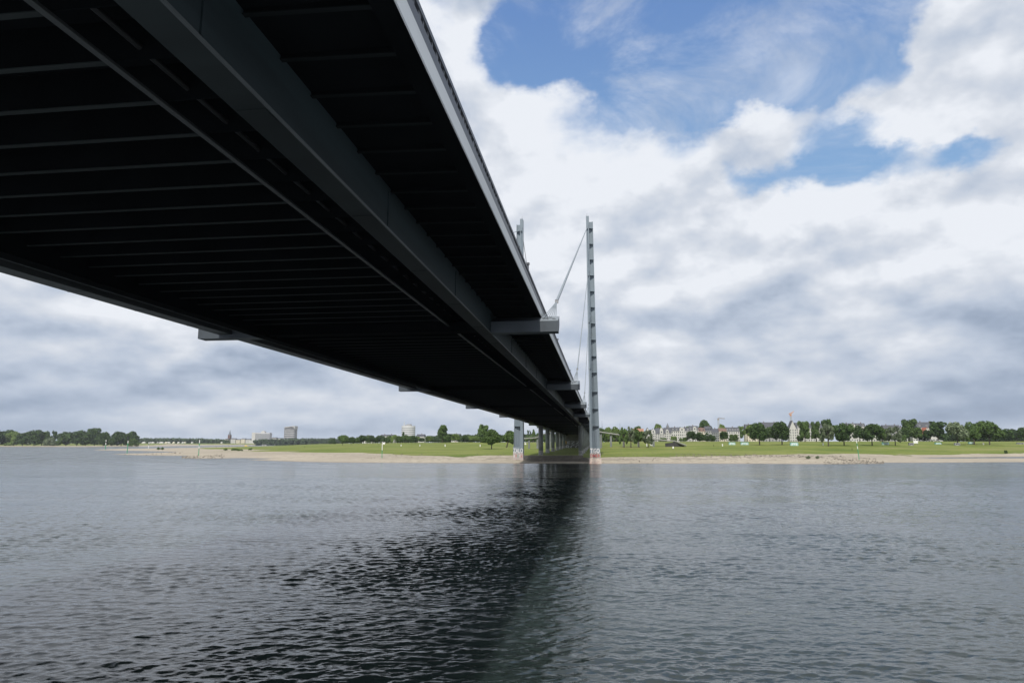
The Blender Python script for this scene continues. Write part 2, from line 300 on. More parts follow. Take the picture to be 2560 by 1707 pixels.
# ------------------------------------------------------------------ the bridge
YP=313.0; SP=63.84; Y4=57.6; XR=-5.1; XL=-35.3; ZB=9.71; YA=-150.; YE=640.
anch=[Y4+SP*i for i in range(4)]; side=[355.,401.,447.,493.]
bridge=empty('cable_stayed_bridge',(-20.4,YP,HW),'long grey cable stayed river bridge with two tall pylons on the far bank','bridge')
BO=Vector(bridge.location)
def bfn(q):
    x,y,z_=q; 
    if y>YP and z_>8: z_-=.0065*(y-YP)
    return (x-BO.x,y-BO.y,z_-BO.z)
YS=[YA,Y4,YP,400,500,YE]
def along(mb,x0,x1,z0,z1,ys=None):
    ys=ys or YS; mb.loft([[(x0,y,z0),(x1,y,z0),(x1,y,z1),(x0,y,z1)] for y in ys])
def bp_(mb,name,m,parent=None,label=None,smooth=False,raw=False):
    f=bfn if not raw else (lambda q:(q[0]-BO.x,q[1]-BO.y,q[2]-BO.z))
    o=mb.build(name,m,parent or bridge,fn=f,smooth=smooth)
    if label: o['label']=label
    return o
mb=MB(); along(mb,XL+.35,XR-.35,11.78,12.15); bp_(mb,'deck_slab',painted_shade)
for sgn,xe,lb in ((1,XR,'pale right edge beam of the deck'),(-1,XL,'left edge beam of the deck')):
    mb=MB(); xs=sorted((xe,xe-sgn*.05)); along(mb,xs[0],xs[1],11.5,12.18); eb=bp_(mb,'edge_beam',pale,label=lb)
    mb=MB(); xs=sorted((xe-sgn*.052,xe-sgn*.75)); along(mb,xs[0],xs[1],11.52,12.17); bp_(mb,'backing',painted_shade,eb)
    mb=MB(); xs=sorted((xe-sgn*.05,xe-sgn*.13)); along(mb,xs[0],xs[1],12.183,12.70)
    pr=bp_(mb,'parapet',dark)
    mb=MB(); xs=sorted((xe-sgn*.02,xe-sgn*.17)); along(mb,xs[0],xs[1],12.90,13.08); bp_(mb,'handrail',dark,pr)
    mb=MB(); y=YA
    while y<520:
        mb.box(xe-sgn*.09-.03,xe-sgn*.09+.03,y,y+(.28 if int(round(y/.55))%4==0 else .10),12.69,12.91); y+=.55
    o=bp_(mb,'balusters',dark,pr); o['kind']='stuff'
for x0,x1,xi in ((-9.62,-9.50,-10.5),(-31.38,-31.26,-30.3)):
    mb=MB(); along(mb,x0,x1,9.765,11.775); gd=bp_(mb,'main_girder',girder)
    mb=MB(); lo,hi=min(x0,xi),max(x1,xi)
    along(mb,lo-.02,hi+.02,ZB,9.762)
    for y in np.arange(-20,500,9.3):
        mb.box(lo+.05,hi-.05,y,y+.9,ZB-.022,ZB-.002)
    bp_(mb,'bottom_flange',painted_shade if x0<-20 else mat('right_flange_paint',(.016,.021,.021),.6,.25,.25,spec=.2,stretch=(.1,1,1)),gd)
    mb=MB(); xo=hi if x0>-20 else lo
    along(mb,min(xo,xo+(.06 if x0>-20 else -.06)),max(xo,xo+(.06 if x0>-20 else -.06)),ZB-.01,9.80); bp_(mb,'flange_lip',mat('lip_paint',(.07,.08,.08),.5,.2,.2),gd)
    for y in np.arange(-15.4,330,14.6):
        if x0>-20: mb=MB(); mb.box(x1+.001,x1+.05,y,y+.12,9.84,11.5); bp_(mb,'web_stiffener',girder,gd)
    mb=MB(); xw=-10.42 if x0>-20 else -30.42; along(mb,xw-.03,xw+.03,9.765,11.775); bp_(mb,'inner_web',painted_shade,gd)
# cross beams every 2.2 m; the hundred nearest ones in view are parts of their own
cmesh=None
def cb(mb,fl,y,ol=None):
    mb.box(-30.38,-10.47,y-.02,y+.02,10.53,11.775)
    for s_,xa,xb in ((1,-9.49,XR-.76),(-1,-31.40,XL+.76)):
        mb.hexa([(xa,y-.02,11.64),(xb,y-.02,11.56),(xb,y+.02,11.56),(xa,y+.02,11.64),(xa,y-.02,11.775),(xb,y-.02,11.775),(xb,y+.02,11.775),(xa,y+.02,11.775)])
        (ol if (ol is not None and s_>0) else mb).hexa([(xa,y-.09,11.60),(xb,y-.09,11.52),(xb,y+.09,11.52),(xa,y+.09,11.60),(xa,y-.09,11.635),(xb,y-.09,11.555),(xb,y+.09,11.555),(xa,y+.09,11.635)])
    fl.box(-30.38,-13.4,y-.10,y+.10,10.49,10.528)
ys=[y for y in Y4-.15+2.2014*np.arange(-60,262) if min(abs(y-a) for a in anch+side)>1.7]
ys_in=sorted([y for y in ys if y>8]); near=set(ys_in[:98])
proto=None; restm,restf=MB(),MB()
for y in ys:
    if y in near:
        if proto is None:
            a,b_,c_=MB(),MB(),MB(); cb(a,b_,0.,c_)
            p=a.build('cross_beam',painted_shade,bridge,fn=lambda q:(q[0]-BO.x,q[1],q[2]-BO.z)); p.location=(0,y-BO.y,0)
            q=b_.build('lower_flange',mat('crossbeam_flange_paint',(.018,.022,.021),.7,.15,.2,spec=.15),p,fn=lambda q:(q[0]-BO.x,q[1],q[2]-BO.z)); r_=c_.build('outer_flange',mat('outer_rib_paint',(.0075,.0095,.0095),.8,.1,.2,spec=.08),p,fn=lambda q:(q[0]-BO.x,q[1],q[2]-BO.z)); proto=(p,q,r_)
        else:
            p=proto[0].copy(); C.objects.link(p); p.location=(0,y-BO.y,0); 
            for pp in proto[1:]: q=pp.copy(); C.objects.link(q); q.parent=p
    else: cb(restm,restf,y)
o=bp_(restm,'cross_beams_beyond',painted_shade); o.name='cross_beam_row'; o['kind']='stuff'
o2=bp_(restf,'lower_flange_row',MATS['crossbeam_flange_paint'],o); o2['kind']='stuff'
for x in (-13.25,):
    mb=MB(); along(mb,x-.10,x+.10,10.36,10.42,[YA,YP,500]); along(mb,x-.02,x+.02,10.42,10.525,[YA,YP,500]); bp_(mb,'inspection_rail',mat('rail_paint',(.028,.031,.03),.5,.1,1))
for x,r,zz in ((-11.6,.14,10.95),(-12.5,.09,10.9)):
    mb=MB(); mb.tube((x,YA,zz),(x,YP,zz),r,n=10); mb.tube((x,YP,zz),(x,500,zz),r,n=10)
    bp_(mb,'service_pipe',mat('pipe_paint',(.005,.0055,.005),.6,.3,.5))
mb=MB(); along(mb,XL+.02,XL+1.30,10.06,10.50,[YA,YP,YE])
for y in np.arange(-20,600,6.6): mb.box(XL+.05,XL+1.27,y,y+.15,10.035,10.058)
for y in np.arange(-20,600,4.4): mb.box(XL+.1,XL+.2,y,y+.1,10.5,11.49)
bp_(mb,'service_duct',duct,label='grey service duct hung below the left deck edge')
# anchor beams
def anchor(y,xl=-37.40,xr=-3.47):
    mb=MB(); prof=[(0,0),(0,.98),(2.3,1.74),(2.5,1.0),(1.3,0)]
    mb.loft([[(x,y+a,ZB+.015+b_) for a,b_ in prof] for x in (-9.48,xr)])
    o=bp_(mb,'anchor_beam',brace)
    mb=MB(); mb.loft([[(x,y+a,ZB+.2+b_*.9) for a,b_ in prof] for x in (-31.25,-9.63)]); bp_(mb,'middle_span',painted_shade,o); mb=MB(); mb.loft([[(x,y+a,ZB+.015+b_) for a,b_ in prof] for x in (xl,-31.4)]); bp_(mb,'far_end',brace,o)  # middle section repeats the beam with shade painted into its colour
    for k,(x0,x1) in enumerate(((xl-.015,XL-.05),(XR+.05,xr+.015))):
        mb=MB(); mb.loft([[(x,y-.02+a,ZB+.015+b_) for a,b_ in ((0,.93),(0,1.0),(2.33,1.78),(2.3,1.70))] for x in (x0,x1)])
        bp_(mb,'cap_plate',cable,o)
    mb=MB()
    for k in range(16):
        x=random.uniform(XR+.1,xr-.5); yy=random.uniform(.4,2.0); zz=ZB+1.02+yy*.335
        mb.box(x,x+random.uniform(.1,.4),y+yy,y+yy+random.uniform(.03,.2),zz,zz+.05)
    bp_(mb,'anchor_bolts',dark,o)
    return o
for y in anch+side: anchor(y)
mb=MB(); mb.box(-34.9,-5.6,YP-1.,YP+2.5,9.75,11.77); bp_(mb,'pylon_cross_beam',painted_shade)
# pylons
def pylon(sg,xin,label,marks):
    # sg=+1: plate wing grows towards +X from the stem; stem's inner side at xin
    yf=YP-1.2; mb=MB(); xs=lambda a:xin+sg*a
    zt,zb=108.9,-8.2; base=-7.0
    def pbox(m_,a0,a1,y0,y1,z0,z1):
        x0,x1=sorted((xs(a0),xs(a1))); m_.box(x0,x1,y0,y1,z0,z1)
    pbox(mb,0,1.38,yf,yf+3.3,zb,zt)
    py=bp_(mb,'pylon',steel,label=label,raw=True)
    wing=MB(); zs=[zb,20,60,106.5]; wd=[4.75,4.2,3.6,3.25]
    wing.loft([[(xs(1.382),yf+1.9,z_),(xs(w_),yf+1.9,z_),(xs(w_),yf+2.6,z_),(xs(1.382),yf+2.6,z_)] for z_,w_ in zip(zs,wd)])
    bp_(wing,'wing_plate',steel,py,raw=True)
    # outer flange strip and vertical ribs
    fl=MB(); fl.loft([[(xs(w_-.22),yf+1.25,z_),(xs(w_+.02),yf+1.25,z_),(xs(w_+.02),yf+1.897,z_),(xs(w_-.22),yf+1.897,z_)] for z_,w_ in zip(zs,wd)])
    for i in range(2):
        fl.loft([[(xs(1.382+(w_-1.6)*(i+1)/3-.04),yf+1.45,z_),(xs(1.382+(w_-1.6)*(i+1)/3+.05),yf+1.45,z_),(xs(1.382+(w_-1.6)*(i+1)/3+.05),yf+1.898,z_),(xs(1.382+(w_-1.6)*(i+1)/3-.04),yf+1.898,z_)] for z_,w_ in list(zip(zs,wd))[:3]])
    bp_(fl,'wing_ribs',steel,py,raw=True)
    for k in range(13):
        z_=102.8-7.78*k-(.12*k if k>9 else 0)
        if z_<4: continue
        w_=np.interp(z_,zs,wd); lm=MB()
        lm.loft([[(xs(1.383),yf+.05,q),(xs(w_+.03),yf+1.2,q),(xs(w_+.03),yf+1.896,q),(xs(1.383),yf+1.896,q)] for q in (z_,z_+.22)])
        bp_(lm,'ledge',steel,py,raw=True)
    tp=MB(); tp.tube((xs(.4),yf+1,zt),(xs(.4),yf+1,zt+1.7),.06,.03,6); tp.tube((xs(1.0),yf+1.6,zt),(xs(1.0),yf+1.6,zt+1.1),.05,.03,6); bp_(tp,'mast_tip',dark,py,raw=True)
    return py,yf
pyR,yf=pylon(1,-4.65,'right pylon of the bridge, tall T shaped steel mast with ledges',0)
pyL,_=pylon(-1,-35.45,'left pylon of the bridge, partly hidden behind the deck',0)
# stay cables
def stay(x,y0,z0,zt,back=False,yt=YP):
    top=Vector((x,yt,zt)); d=-1 if not back else 1
    anchorp=Vector((x,y0+1.2,z0)); dirv=(top-anchorp).normalized(); j=anchorp+dirv*9.0
    mb=MB()
    sd=Vector((1,0,0))
    mb.loft([[o+a*sd*.11+b_*Vector((0,.06,.15)) for a,b_ in ((-1,-1),(1,-1),(1,1),(-1,1))] for o in (j,top)])
    cbl=bp_(mb,'stay_cable',cable,raw=True)
    mb=MB(); mb.loft([[o+a*sd*.17+b_*Vector((0,.08,.2)) for a,b_ in ((-1,-1),(1,-1),(1,1),(-1,1))] for o in (j-dirv*.25,j+dirv*.25)]); bp_(mb,'cable_collar',dark,cbl,raw=True)
    for i in range(6):
        t=i/5.-.5; q=Vector((x+t*1.05-.15,y0+1.2+t*1.3,z0-.35)); mb=MB(); mb.tube(q,j,.04,n=6); bp_(mb,'strand',cable,cbl,raw=True)
for k,(ya,zt) in enumerate(zip(anch,(103.6,80.4,57.9,35.9))):
    for x in (-4.15,-36.1): stay(x,ya,11.4,zt)
for k,(ya,zt) in enumerate(zip(side,(35.9,57.9,80.4,103.6))):
    for x in (-4.15,-36.1): stay(x,ya,11.4-.0065*(ya-YP),zt)
mb=MB()
for x in (-4.15,-36.1):
    for zt in (103.6,80.4,57.9,35.9): mb.box(x-.4,x+.4,YP-1.9,YP-1.19,zt-1.3,zt+.9)
bp_(mb,'cable_saddles',steel,raw=True)
# piers
for y in side+[539.,585.]:
    for x in (-31.0,-9.95):
        g=gz(x,y); top=9.7-.0065*(y-YP); mb=MB(); mb.tube((x,y,g-1),(x,y,top),1.25,1.25,20)
        o=bp_(mb,'pier_column',dconc,raw=True,smooth=True)
        mb=MB(); mb.tube((x,y,g-.9),(x,y,g+2.4),1.262,1.262,20); bp_(mb,'graffiti_band',mat('scrawled_concrete',(.40,.39,.38),.8,.3,2.2,c2=(.12,.12,.13)),o,raw=True)

# ------------------------------------------------------------------ writing on the piers
def text(s,size,m,loc,width=None,parent=None,name='graffiti',rot=(math.pi/2,0,0),ext=.015,bold=.0):
    cu=bpy.data.curves.new('t','FONT'); cu.body=s; cu.size=size; cu.extrude=ext; cu.offset=bold; cu.align_x='CENTER'; cu.resolution_u=2
    to=bpy.data.objects.new('t',cu); sc.collection.objects.link(to); dg=bpy.context.evaluated_depsgraph_get(); dg.update()
    me=bpy.data.meshes.new_from_object(to.evaluated_get(dg)); bpy.data.objects.remove(to)
    xs=[v.co.x for v in me.vertices]; wd=max(xs)-min(xs)
    if width:
        k=width/wd; cx=(max(xs)+min(xs))/2
        for v in me.vertices: v.co.x=(v.co.x-cx)*k
    me.materials.clear(); me.materials.append(m); o=bpy.data.objects.new(name,me); C.objects.link(o); o.rotation_euler=rot
    if parent: o.parent=parent; o.location=Vector(loc)-BO if parent in (pyR,pyL) else Vector(loc)
    else: o.location=loc
    return o
gw=mat('white_spray',(.70,.70,.70),.7,.08,3); gred=mat('red_spray',(.55,.12,.13),.7,.2,2); gteal=mat('teal_spray',(.10,.45,.36),.7,.2,2)
gpink=mat('pink_spray',(.42,.34,.33),.8,.3,1.2,c2=(.36,.35,.33)); gyel=mat('yellow_spray',(.60,.38,.05),.8,.2,1); gblk=mat('black_spray',(.04,.04,.045),.8,.1,1)
def slab(x0,x1,y0,y1,z0,z1,m,parent,name):
    mb=MB(); mb.box(x0,x1,y0,y1,z0,z1); return bp_(mb,name,m,parent,raw=True)
# right pylon: concrete foot in front of the steel, the letters on it
slab(-4.66,.20,yf-.10,yf-.012,-8.2,-4.35,gpink,pyR,'painted_foot')
text('TIGO',2.95,gw,(-2.35,yf-.035,-4.25),4.3,pyR,bold=.08)
slab(-4.55,.05,yf-.01,yf-.003,-4.45,-2.0,MATS['pylon_paint'],pyR,'foot_panel')
text('OMER',2.25,gteal,(-2.35,yf-.115,-6.28),5.2,pyR,bold=.13); text('OMER',2.1,gred,(-2.35,yf-.16,-6.2),4.8,pyR,bold=.05)
slab(-40.25,-35.44,yf-.08,yf-.012,-8.2,-4.35,gpink,pyL,'painted_foot')
text('ZALO',2.95,gw,(-37.85,yf-.035,-4.25),4.6,pyL,bold=.05)
slab(-40.2,-35.5,yf-.01,yf-.003,-4.45,-1.5,MATS['pylon_paint'],pyL,'foot_panel')
for i,(s_,m_,x_) in enumerate((('B',gw,-39.6),('R',gred,-38.7),('E',gteal,-37.9),('S',gw,-37.0),('K',gred,-36.2))): text(s_,1.5,m_,(x_,yf-.11,-6.3+.2*(i%2)),None,pyL,ext=.01)
mb=MB(); mb.box(-40,-3.5,YE-.5,YE+14,-6,13); 
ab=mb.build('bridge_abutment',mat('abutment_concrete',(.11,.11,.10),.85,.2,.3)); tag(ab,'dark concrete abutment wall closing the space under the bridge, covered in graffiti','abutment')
def wtext(s,size,m,x,z_,wd): 
    o=text(s,size,m,(x,YE-.53,z_),wd,None); o.parent=ab; return o
wtext('FM',4.4,gyel,-34.8,-.6,6.5); wtext('EZZS',3.6,mat('grey_spray',(.62,.64,.66),.8,.2,1),-23.,-.3,15); wtext('DOM',3.8,gw,-34.5,-4.4,7); wtext('RCOD',5.0,MATS['grey_spray'],-22.5,-4.8,18)
fo=MB(); fo.hexa([(-5.0,290.5,-9.2),(0.5,290.5,-9.2),(.5,YP-1.4,-9.2),(-5.0,YP-1.4,-9.2),(-5.0,290.5,-8.35),(.5,290.5,-8.35),(.5,YP-1.4,-6.55),(-5.0,YP-1.4,-6.55)])
tag(fo.build('concrete_apron',mat('apron_concrete',(.50,.43,.36),.9,.2,.9,c2=(.36,.25,.21),stretch=(1,.1,1))),'sloping pale concrete apron running from the right pylon foot to the water','apron')
# masts standing on the deck
def deckpost(y,ztop,r,label):
    e_=empty('deck_post',(XR-.25,y,12.2),label,'post','short posts on the bridge railing')
    mb=MB(); mb.tube((0,0,0),(0,0,ztop-12.2),r,r*.9,8); mb.build('shaft',dark,e_); mb=MB(); mb.box(-.12,.12,-.12,.12,ztop-12.25,ztop-12.1); mb.build('cap',dark,e_)
deckpost(50.6,13.95,.08,'dark post on the deck railing nearest the viewer, below the left pylon')
deckpost(88.,13.75,.07,'dark post on the deck railing just past the largest anchor beam')
deckpost(126.,13.7,.07,'dark post on the deck railing beside the second anchor beam')
# ------------------------------------------------------------------ placing helpers
def ontop(px,ybase,dmin=285.,dmax=5200.):
    # walk inland along the sight line until the ground rises to that row
    lo=dmin; best=None
    for d_ in np.geomspace(dmin,dmax,400):
        p=at(px,1108.5,d_); z_=gz(p.x,p.y); y=yproj(Vector((p.x,p.y,z_)))
        if z_>HW+.1 and y<=ybase+.15: return Vector((p.x,p.y,z_)),d_
        pass
    return atd(px,735. if px>1480 else 960.)
def atd(px,d_):
    p=at(px,1108.5,d_); return Vector((p.x,p.y,gz(p.x,p.y))),d_
def hgt(px,ytop,p,d_): return at(px,ytop,d_).z-p.z
def dup(root,loc,label,cat,group=None):
    r=root.copy(); C.objects.link(r); r.location=loc; r['label']=label; r['category']=cat
    if group: r['group']=group
    for ch in root.children:
        c=ch.copy(); C.objects.link(c); c.parent=r
        for g in ch.children:
            e_=g.copy(); C.objects.link(e_); e_.parent=c
    return r
# ------------------------------------------------------------------ foliage
def leafmat(name,c,c2):
    m=bpy.data.materials.new(name); m.use_nodes=True; T=NT(m.node_tree); b=m.node_tree.nodes['Principled BSDF']
    co=T.n('ShaderNodeTexCoord').outputs['Object']; g=T.n('ShaderNodeNewGeometry'); rp=g.outputs['Random Per Island']
    nz=T.noise(co,3.2,3); f=T.m('ADD',T.m('MULTIPLY',rp,.55),T.m('MULTIPLY',T.sm(nz,.35,.65),.5),clamp=True)
    col=T.mix(f,tuple(c)+(1,),tuple(c2)+(1,)); oi=T.n('ShaderNodeObjectInfo').outputs['Random']
    hs=T.n('ShaderNodeHueSaturation'); T.lk(col,hs.inputs['Color']); T.lk(T.m('ADD',T.m('MULTIPLY',oi,.35),.82),hs.inputs['Value'])
    T.lk(hs.outputs[0],b.inputs['Base Color']); b.inputs['Roughness'].default_value=.75; b.inputs['Specular IOR Level'].default_value=.2
    return m
LM={'dark':leafmat('dark_leaves',(.022,.045,.012),(.060,.105,.028)),'mid':leafmat('mid_leaves',(.040,.075,.018),(.105,.165,.045)),
    'light':leafmat('light_leaves',(.075,.125,.028),(.17,.235,.065)),'grey':leafmat('grey_leaves',(.065,.095,.045),(.19,.23,.14)),'far':leafmat('far_leaves',(.035,.065,.030),(.085,.125,.055))}
bark=mat('bark',(.075,.06,.045),.9,.2,2)
def crown_mesh(kind,seed,n=1500):
    r=np.random.default_rng(seed); 
    if kind=='round': L=[(r.uniform(-.45,.45),r.uniform(-.45,.45),r.uniform(.18,.78),r.uniform(.24,.42)) for _ in range(16)]+[(0,0,.5,.48)]
    elif kind=='spread': L=[(r.uniform(-.62,.62),r.uniform(-.6,.6),r.uniform(.2,.62),r.uniform(.20,.36)) for _ in range(18)]+[(0,0,.55,.42)]
    elif kind=='poplar': L=[(r.uniform(-.35,.35),r.uniform(-.35,.35),z_,r.uniform(.16,.24)*(1.25-z_*.5)) for z_ in np.linspace(.1,.86,14)]
    elif kind=='tall': L=[(r.uniform(-.42,.42),r.uniform(-.42,.42),z_,r.uniform(.20,.34)) for z_ in np.linspace(.12,.8,18)]
    elif kind=='loose': L=[(r.uniform(-.6,.6),r.uniform(-.6,.6),r.uniform(.12,.85),r.uniform(.13,.26)) for _ in range(22)]
    else: L=[(r.uniform(-.65,.65),r.uniform(-.6,.6),r.uniform(.1,.55),r.uniform(.22,.40)) for _ in range(13)]
    L=np.array(L); wgt=L[:,3]**2; wgt/=wgt.sum(); k=r.choice(len(L),n,p=wgt)
    dv=r.normal(size=(n,3)); dv/=np.linalg.norm(dv,axis=1)[:,None]
    rad=L[k,3]*(.72+.36*r.random(n)); sz=1.0
    c=L[k,:3]+dv*rad[:,None]*np.array([1,1,.62])
    keep=(c[:,2]>.0); c=c[keep]; dv=dv[keep]; n=len(c)
    nrm=dv+r.normal(size=(n,3))*.7; nrm/=np.linalg.norm(nrm,axis=1)[:,None]
    a=np.cross(nrm,r.normal(size=(n,3))); a/=np.linalg.norm(a,axis=1)[:,None]; b_=np.cross(nrm,a)
    s=(.055+.06*r.random(n))[:,None]; zz=np.array([1,1,.6])
    V=np.stack([c-a*s*zz,c-b_*s*.7*zz,c+a*s*zz,c+b_*s*.7*zz],1).reshape(-1,3)
    V[:,2]=(V[:,2]-V[:,2].min())/(V[:,2].max()-V[:,2].min()); mx=np.abs(V[:,:2]).max(); V[:,:2]/=mx
    me=bpy.data.meshes.new('crown_'+kind); F=np.arange(len(V)).reshape(-1,4)
    me.vertices.add(len(V)); me.vertices.foreach_set('co',V.astype(np.float32).ravel()); me.loops.add(F.size); me.loops.foreach_set('vertex_index',F.ravel().astype(np.int32))
    me.polygons.add(len(F)); me.polygons.foreach_set('loop_start',np.arange(0,F.size,4,dtype=np.int32)); me.update(calc_edges=True)
    me.materials.append(LM['mid']); return me
CR={k:[crown_mesh(k,s*7+len(k),n) for s in range(3)] for k,n in (('round',3000),('spread',3000),('poplar',1500),('tall',2800),('loose',2000),('bush',1600))}
def trunk_mesh(lean,seed,fork):
    r=random.Random(seed); mb=MB(); p=Vector((0,0,-.03)); q=Vector((lean*.5,0,.32)); mb.tube(p,q,.055,.04,8); t=Vector((lean*.9,0,.62)); mb.tube(q,t,.04,.018,7)
    for i in range(fork):
        a=r.uniform(0,6.28); s=q.lerp(t,r.uniform(0,.6)); e_=s+Vector((math.cos(a)*.22,math.sin(a)*.22,r.uniform(.12,.26))); mb.tube(s,e_,.02,.007,5)
    o=mb.build('trunk',bark); me=o.data; bpy.data.objects.remove(o); return me
TR=[trunk_mesh(0,1,6),trunk_mesh(.04,2,6),trunk_mesh(.25,3,5)]
def tree(kind,px,ytop,ybase,wpx,leaf,label,group=None,d_=None,cz=None,lean=0,name=None,cat='tree'):
    p,d_=(atd(px,d_) if d_ else ontop(px,ybase)); H=hgt(px,ytop,p,d_); W=wpx/FPX*d_
    cz=cz if cz is not None else {'round':.16,'spread':.17,'poplar':.06,'tall':.12,'loose':.14,'bush':.0}[kind]
    nm=name or {'round':'broadleaf_tree','spread':'spreading_tree','poplar':'poplar_tree','tall':'tall_tree','loose':'willow_tree','bush':'bush'}[kind]
    e_=empty(nm,p,label,cat,group,rz=0)
    c=bpy.data.objects.new('crown' if nm!='bush' else 'foliage',random.choice(CR[kind])); C.objects.link(c); c.parent=e_
    c.location=(lean*H,0,H*cz); c.scale=(W/2,min(W/2,H*.6),H*(1-cz)); c.rotation_euler=(0,0,random.choice((0,math.pi,.35,-.3,2.8)))
    c.material_slots[0].link='OBJECT'; c.material_slots[0].material=LM[leaf]
    t=bpy.data.objects.new('trunk' if nm!='bush' else 'stem',TR[2] if lean else random.choice(TR[:2])); C.objects.link(t); t.parent=e_; t.scale=(H*.5,H*.5,H*1.0) if nm!='bush' else (H*.4,H*.4,H*.7)
    if lean: t.scale=(H*.75,H*.5,H)
    return e_
gR='tall dark trees standing in a row on the right river meadow'
tree('round',1899,1054,1112.5,49,'dark','dark round tree on the meadow left of the white gabled building, left of its twin')
tree('round',1955,1051,1112,50,'dark','dark round tree directly left of the white gabled building below the orange crane')
tree('tall',2013,1051,1104,30,'mid','slim green tree directly right of the white gabled building')
tree('tall',2041,1052,1104,26,'mid','slim dark tree between the white gabled building and the pale willow')
tree('tall',2071,1047,1104,38,'dark','dark treetop showing above the pale slender willow')
tree('loose',2071,1056,1115,36,'grey','pale slender willow on the meadow, second tree left of the striped river pole')
tree('spread',2110,1055,1114,54,'dark','wide dark tree directly left of the striped green river pole')
tree('spread',2180,1058,1113.5,58,'dark','wide dark tree directly right of the striped green river pole')
tree('spread',2207,1066,1110,34,'mid','smaller green tree tucked behind the wide dark tree right of the river pole')
tree('loose',2238,1064,1113.5,40,'grey','pale grey green willow between the wide dark tree and the lone tall tree')
tree('tall',2275,1046,1101,38,'mid','tall vase shaped tree rising above its neighbours left of the dark mansard house')
tree('bush',2312,1073,1100,34,'dark','low dark tree in front of the red roofed house')
tree('tall',2346,1052,1101,46,'dark','dense dark tree directly right of the red roofed house')
tree('spread',2394,1053,1112,54,'grey','silvery tree, first of the three big trees at the right end of the meadow')
tree('round',2436,1053,1112,40,'mid','middle tree of the three big trees at the right end of the meadow')
tree('spread',2474,1050,1112,62,'mid','largest tree, last of the three big trees at the right end of the meadow')
tree('round',2514,1071,1101,38,'dark','low dark tree behind the last big tree at the right end of the meadow',d_=760)
tree('round',2542,1071,1101,30,'far','dark tree second from the right edge of the photo',d_=800)
tree('round',2566,1066,1101,34,'dark','dark tree cut by the right edge of the photo',d_=740)
# right of the pylon
for px,yt,w_,lf in ((1504,1068,22,'mid'),(1520,1066,24,'light'),(1540,1065,26,'light')): tree('round',px,yt,1103,w_,lf,'bright green tree behind the ramp, in the row starting beside the right pylon','bright trees behind the ramp beside the pylon',d_=720)
tree('loose',1560,1066,1113,24,'mid','loose green tree in front of the ramp, nearest to the pylon',d_=490)
tree('loose',1577,1064,1113,24,'grey','loose grey green tree in front of the ramp, second from the pylon',d_=492)
tree('round',1597,1070,1113,26,'mid','round green tree in front of the ramp beside the orange roofed house',d_=491)
tree('loose',1620,1073,1110,26,'grey','low loose tree at the right end of the group in front of the ramp',d_=489)
tree('round',1650,1058,1100,26,'light','light green treetop behind the white terraced houses',d_=1050)
tree('spread',1763,1048,1100,42,'dark','big dark tree towering behind the terraced house roofs',d_=1050)
tree('round',1810,1059,1100,24,'light','light green treetop right of the grey tower crane',d_=1050)
for px,yt,w_ in ((1590,1064,30),(1700,1066,30),(1850,1064,24),(1725,1063,26)): tree('round',px,yt,1100,w_,'mid','green treetop showing just above the house roofs','treetops just above the terraced house roofs',d_=1080)
tree('round',1732,1076,1103,30,'dark','dark shrub tree in front of the terraced houses, left of the scaffolded house',d_=700)
tree('bush',1758,1079,1103,38,'dark','wide dark shrub tree directly left of the scaffolded house',d_=700)
tree('round',1811,1077,1103,26,'dark','round dark tree directly right of the scaffolded house',d_=700)
tree('bush',1687,1089,1103,24,'light','small bright green bush in front of the large white house',d_=680)
tree('bush',1838,1084,1103,34,'mid','low green bush mass between the round dark tree and the pale green tree',d_=700)
tree('loose',1868,1060,1103,34,'light','pale green tree directly left of the two dark round trees',d_=720)
tree('bush',2001,1083,1103,18,'dark','small dark conical shrub at the foot of the white gabled building',d_=690)
tree('bush',2262,1085,1102,20,'mid','small bush below the lone tall vase shaped tree',d_=690)
tree('round',2150,1062,1103,30,'dark','dark treetop between the two wide dark trees beside the river pole',d_=735)
tree('round',2262,1070,1103,26,'dark','dark round tree just left of the lone tall tree, behind the willow',d_=735)
tree('round',2294,1066,1103,26,'mid','green tree just right of the lone tall tree',d_=735)
tree('spread',2325,1075,1103,30,'dark','low wide dark tree hiding the foot of the dark mansard house',d_=725)
tree('round',1925,1066,1103,34,'mid','green tree filling the gap between the two dark round trees',d_=760)
tree('bush',1780,1084,1103,22,'dark','dark bush at the foot of the scaffolded house',d_=705)
tree('bush',1709,1092,1103,26,'mid','low green bush in front of the middle gable of the large white house',d_=705)
tree('bush',1655,1093,1103,30,'mid','low green bush in front of the left end of the white terrace',d_=705)
# meadow left of the bridge
tree('spread',1229,1071.5,1122,57,'mid','large spreading tree on the meadow left of the left pylon')
tree('spread',1266,1075,1118.5,46,'mid','leaning tree on the meadow directly left of the left pylon',lean=.16)
tree('tall',1207,1059.5,1106,32,'mid','tall oval tree rising behind the large spreading tree left of the bridge')
tree('tall',1106,1061,1106,34,'mid','tall lone tree rising between the round office tower and the bridge')
tree('spread',856,1086.5,1112.5,34,'mid','low rounded tree standing alone at the left end of the meadow')
tree('round',878,1091,1112,22,'dark','low dark tree touching the lone rounded tree on the meadow')
tree('bush',829,1094,1110,24,'far','low dark bush left of the lone rounded tree at the end of the meadow')
tree('poplar',1008,1078,1105,9,'dark','dark pointed conifer in front of the round office tower',d_=1100)
tree('poplar',1320,1073,1104,7,'dark','dark poplar seen through the bridge, left one of the pair',d_=1100)
tree('poplar',1326,1074,1104,6,'dark','dark poplar seen through the bridge, right one of the pair',d_=1100)
tree('round',1334,1072,1104,12,'mid','green treetop seen through the bridge beside the two poplars',d_=1100)
tree('bush',1323,1086,1104,20,'mid','low green bush seen through the bridge below the two poplars',d_=900)
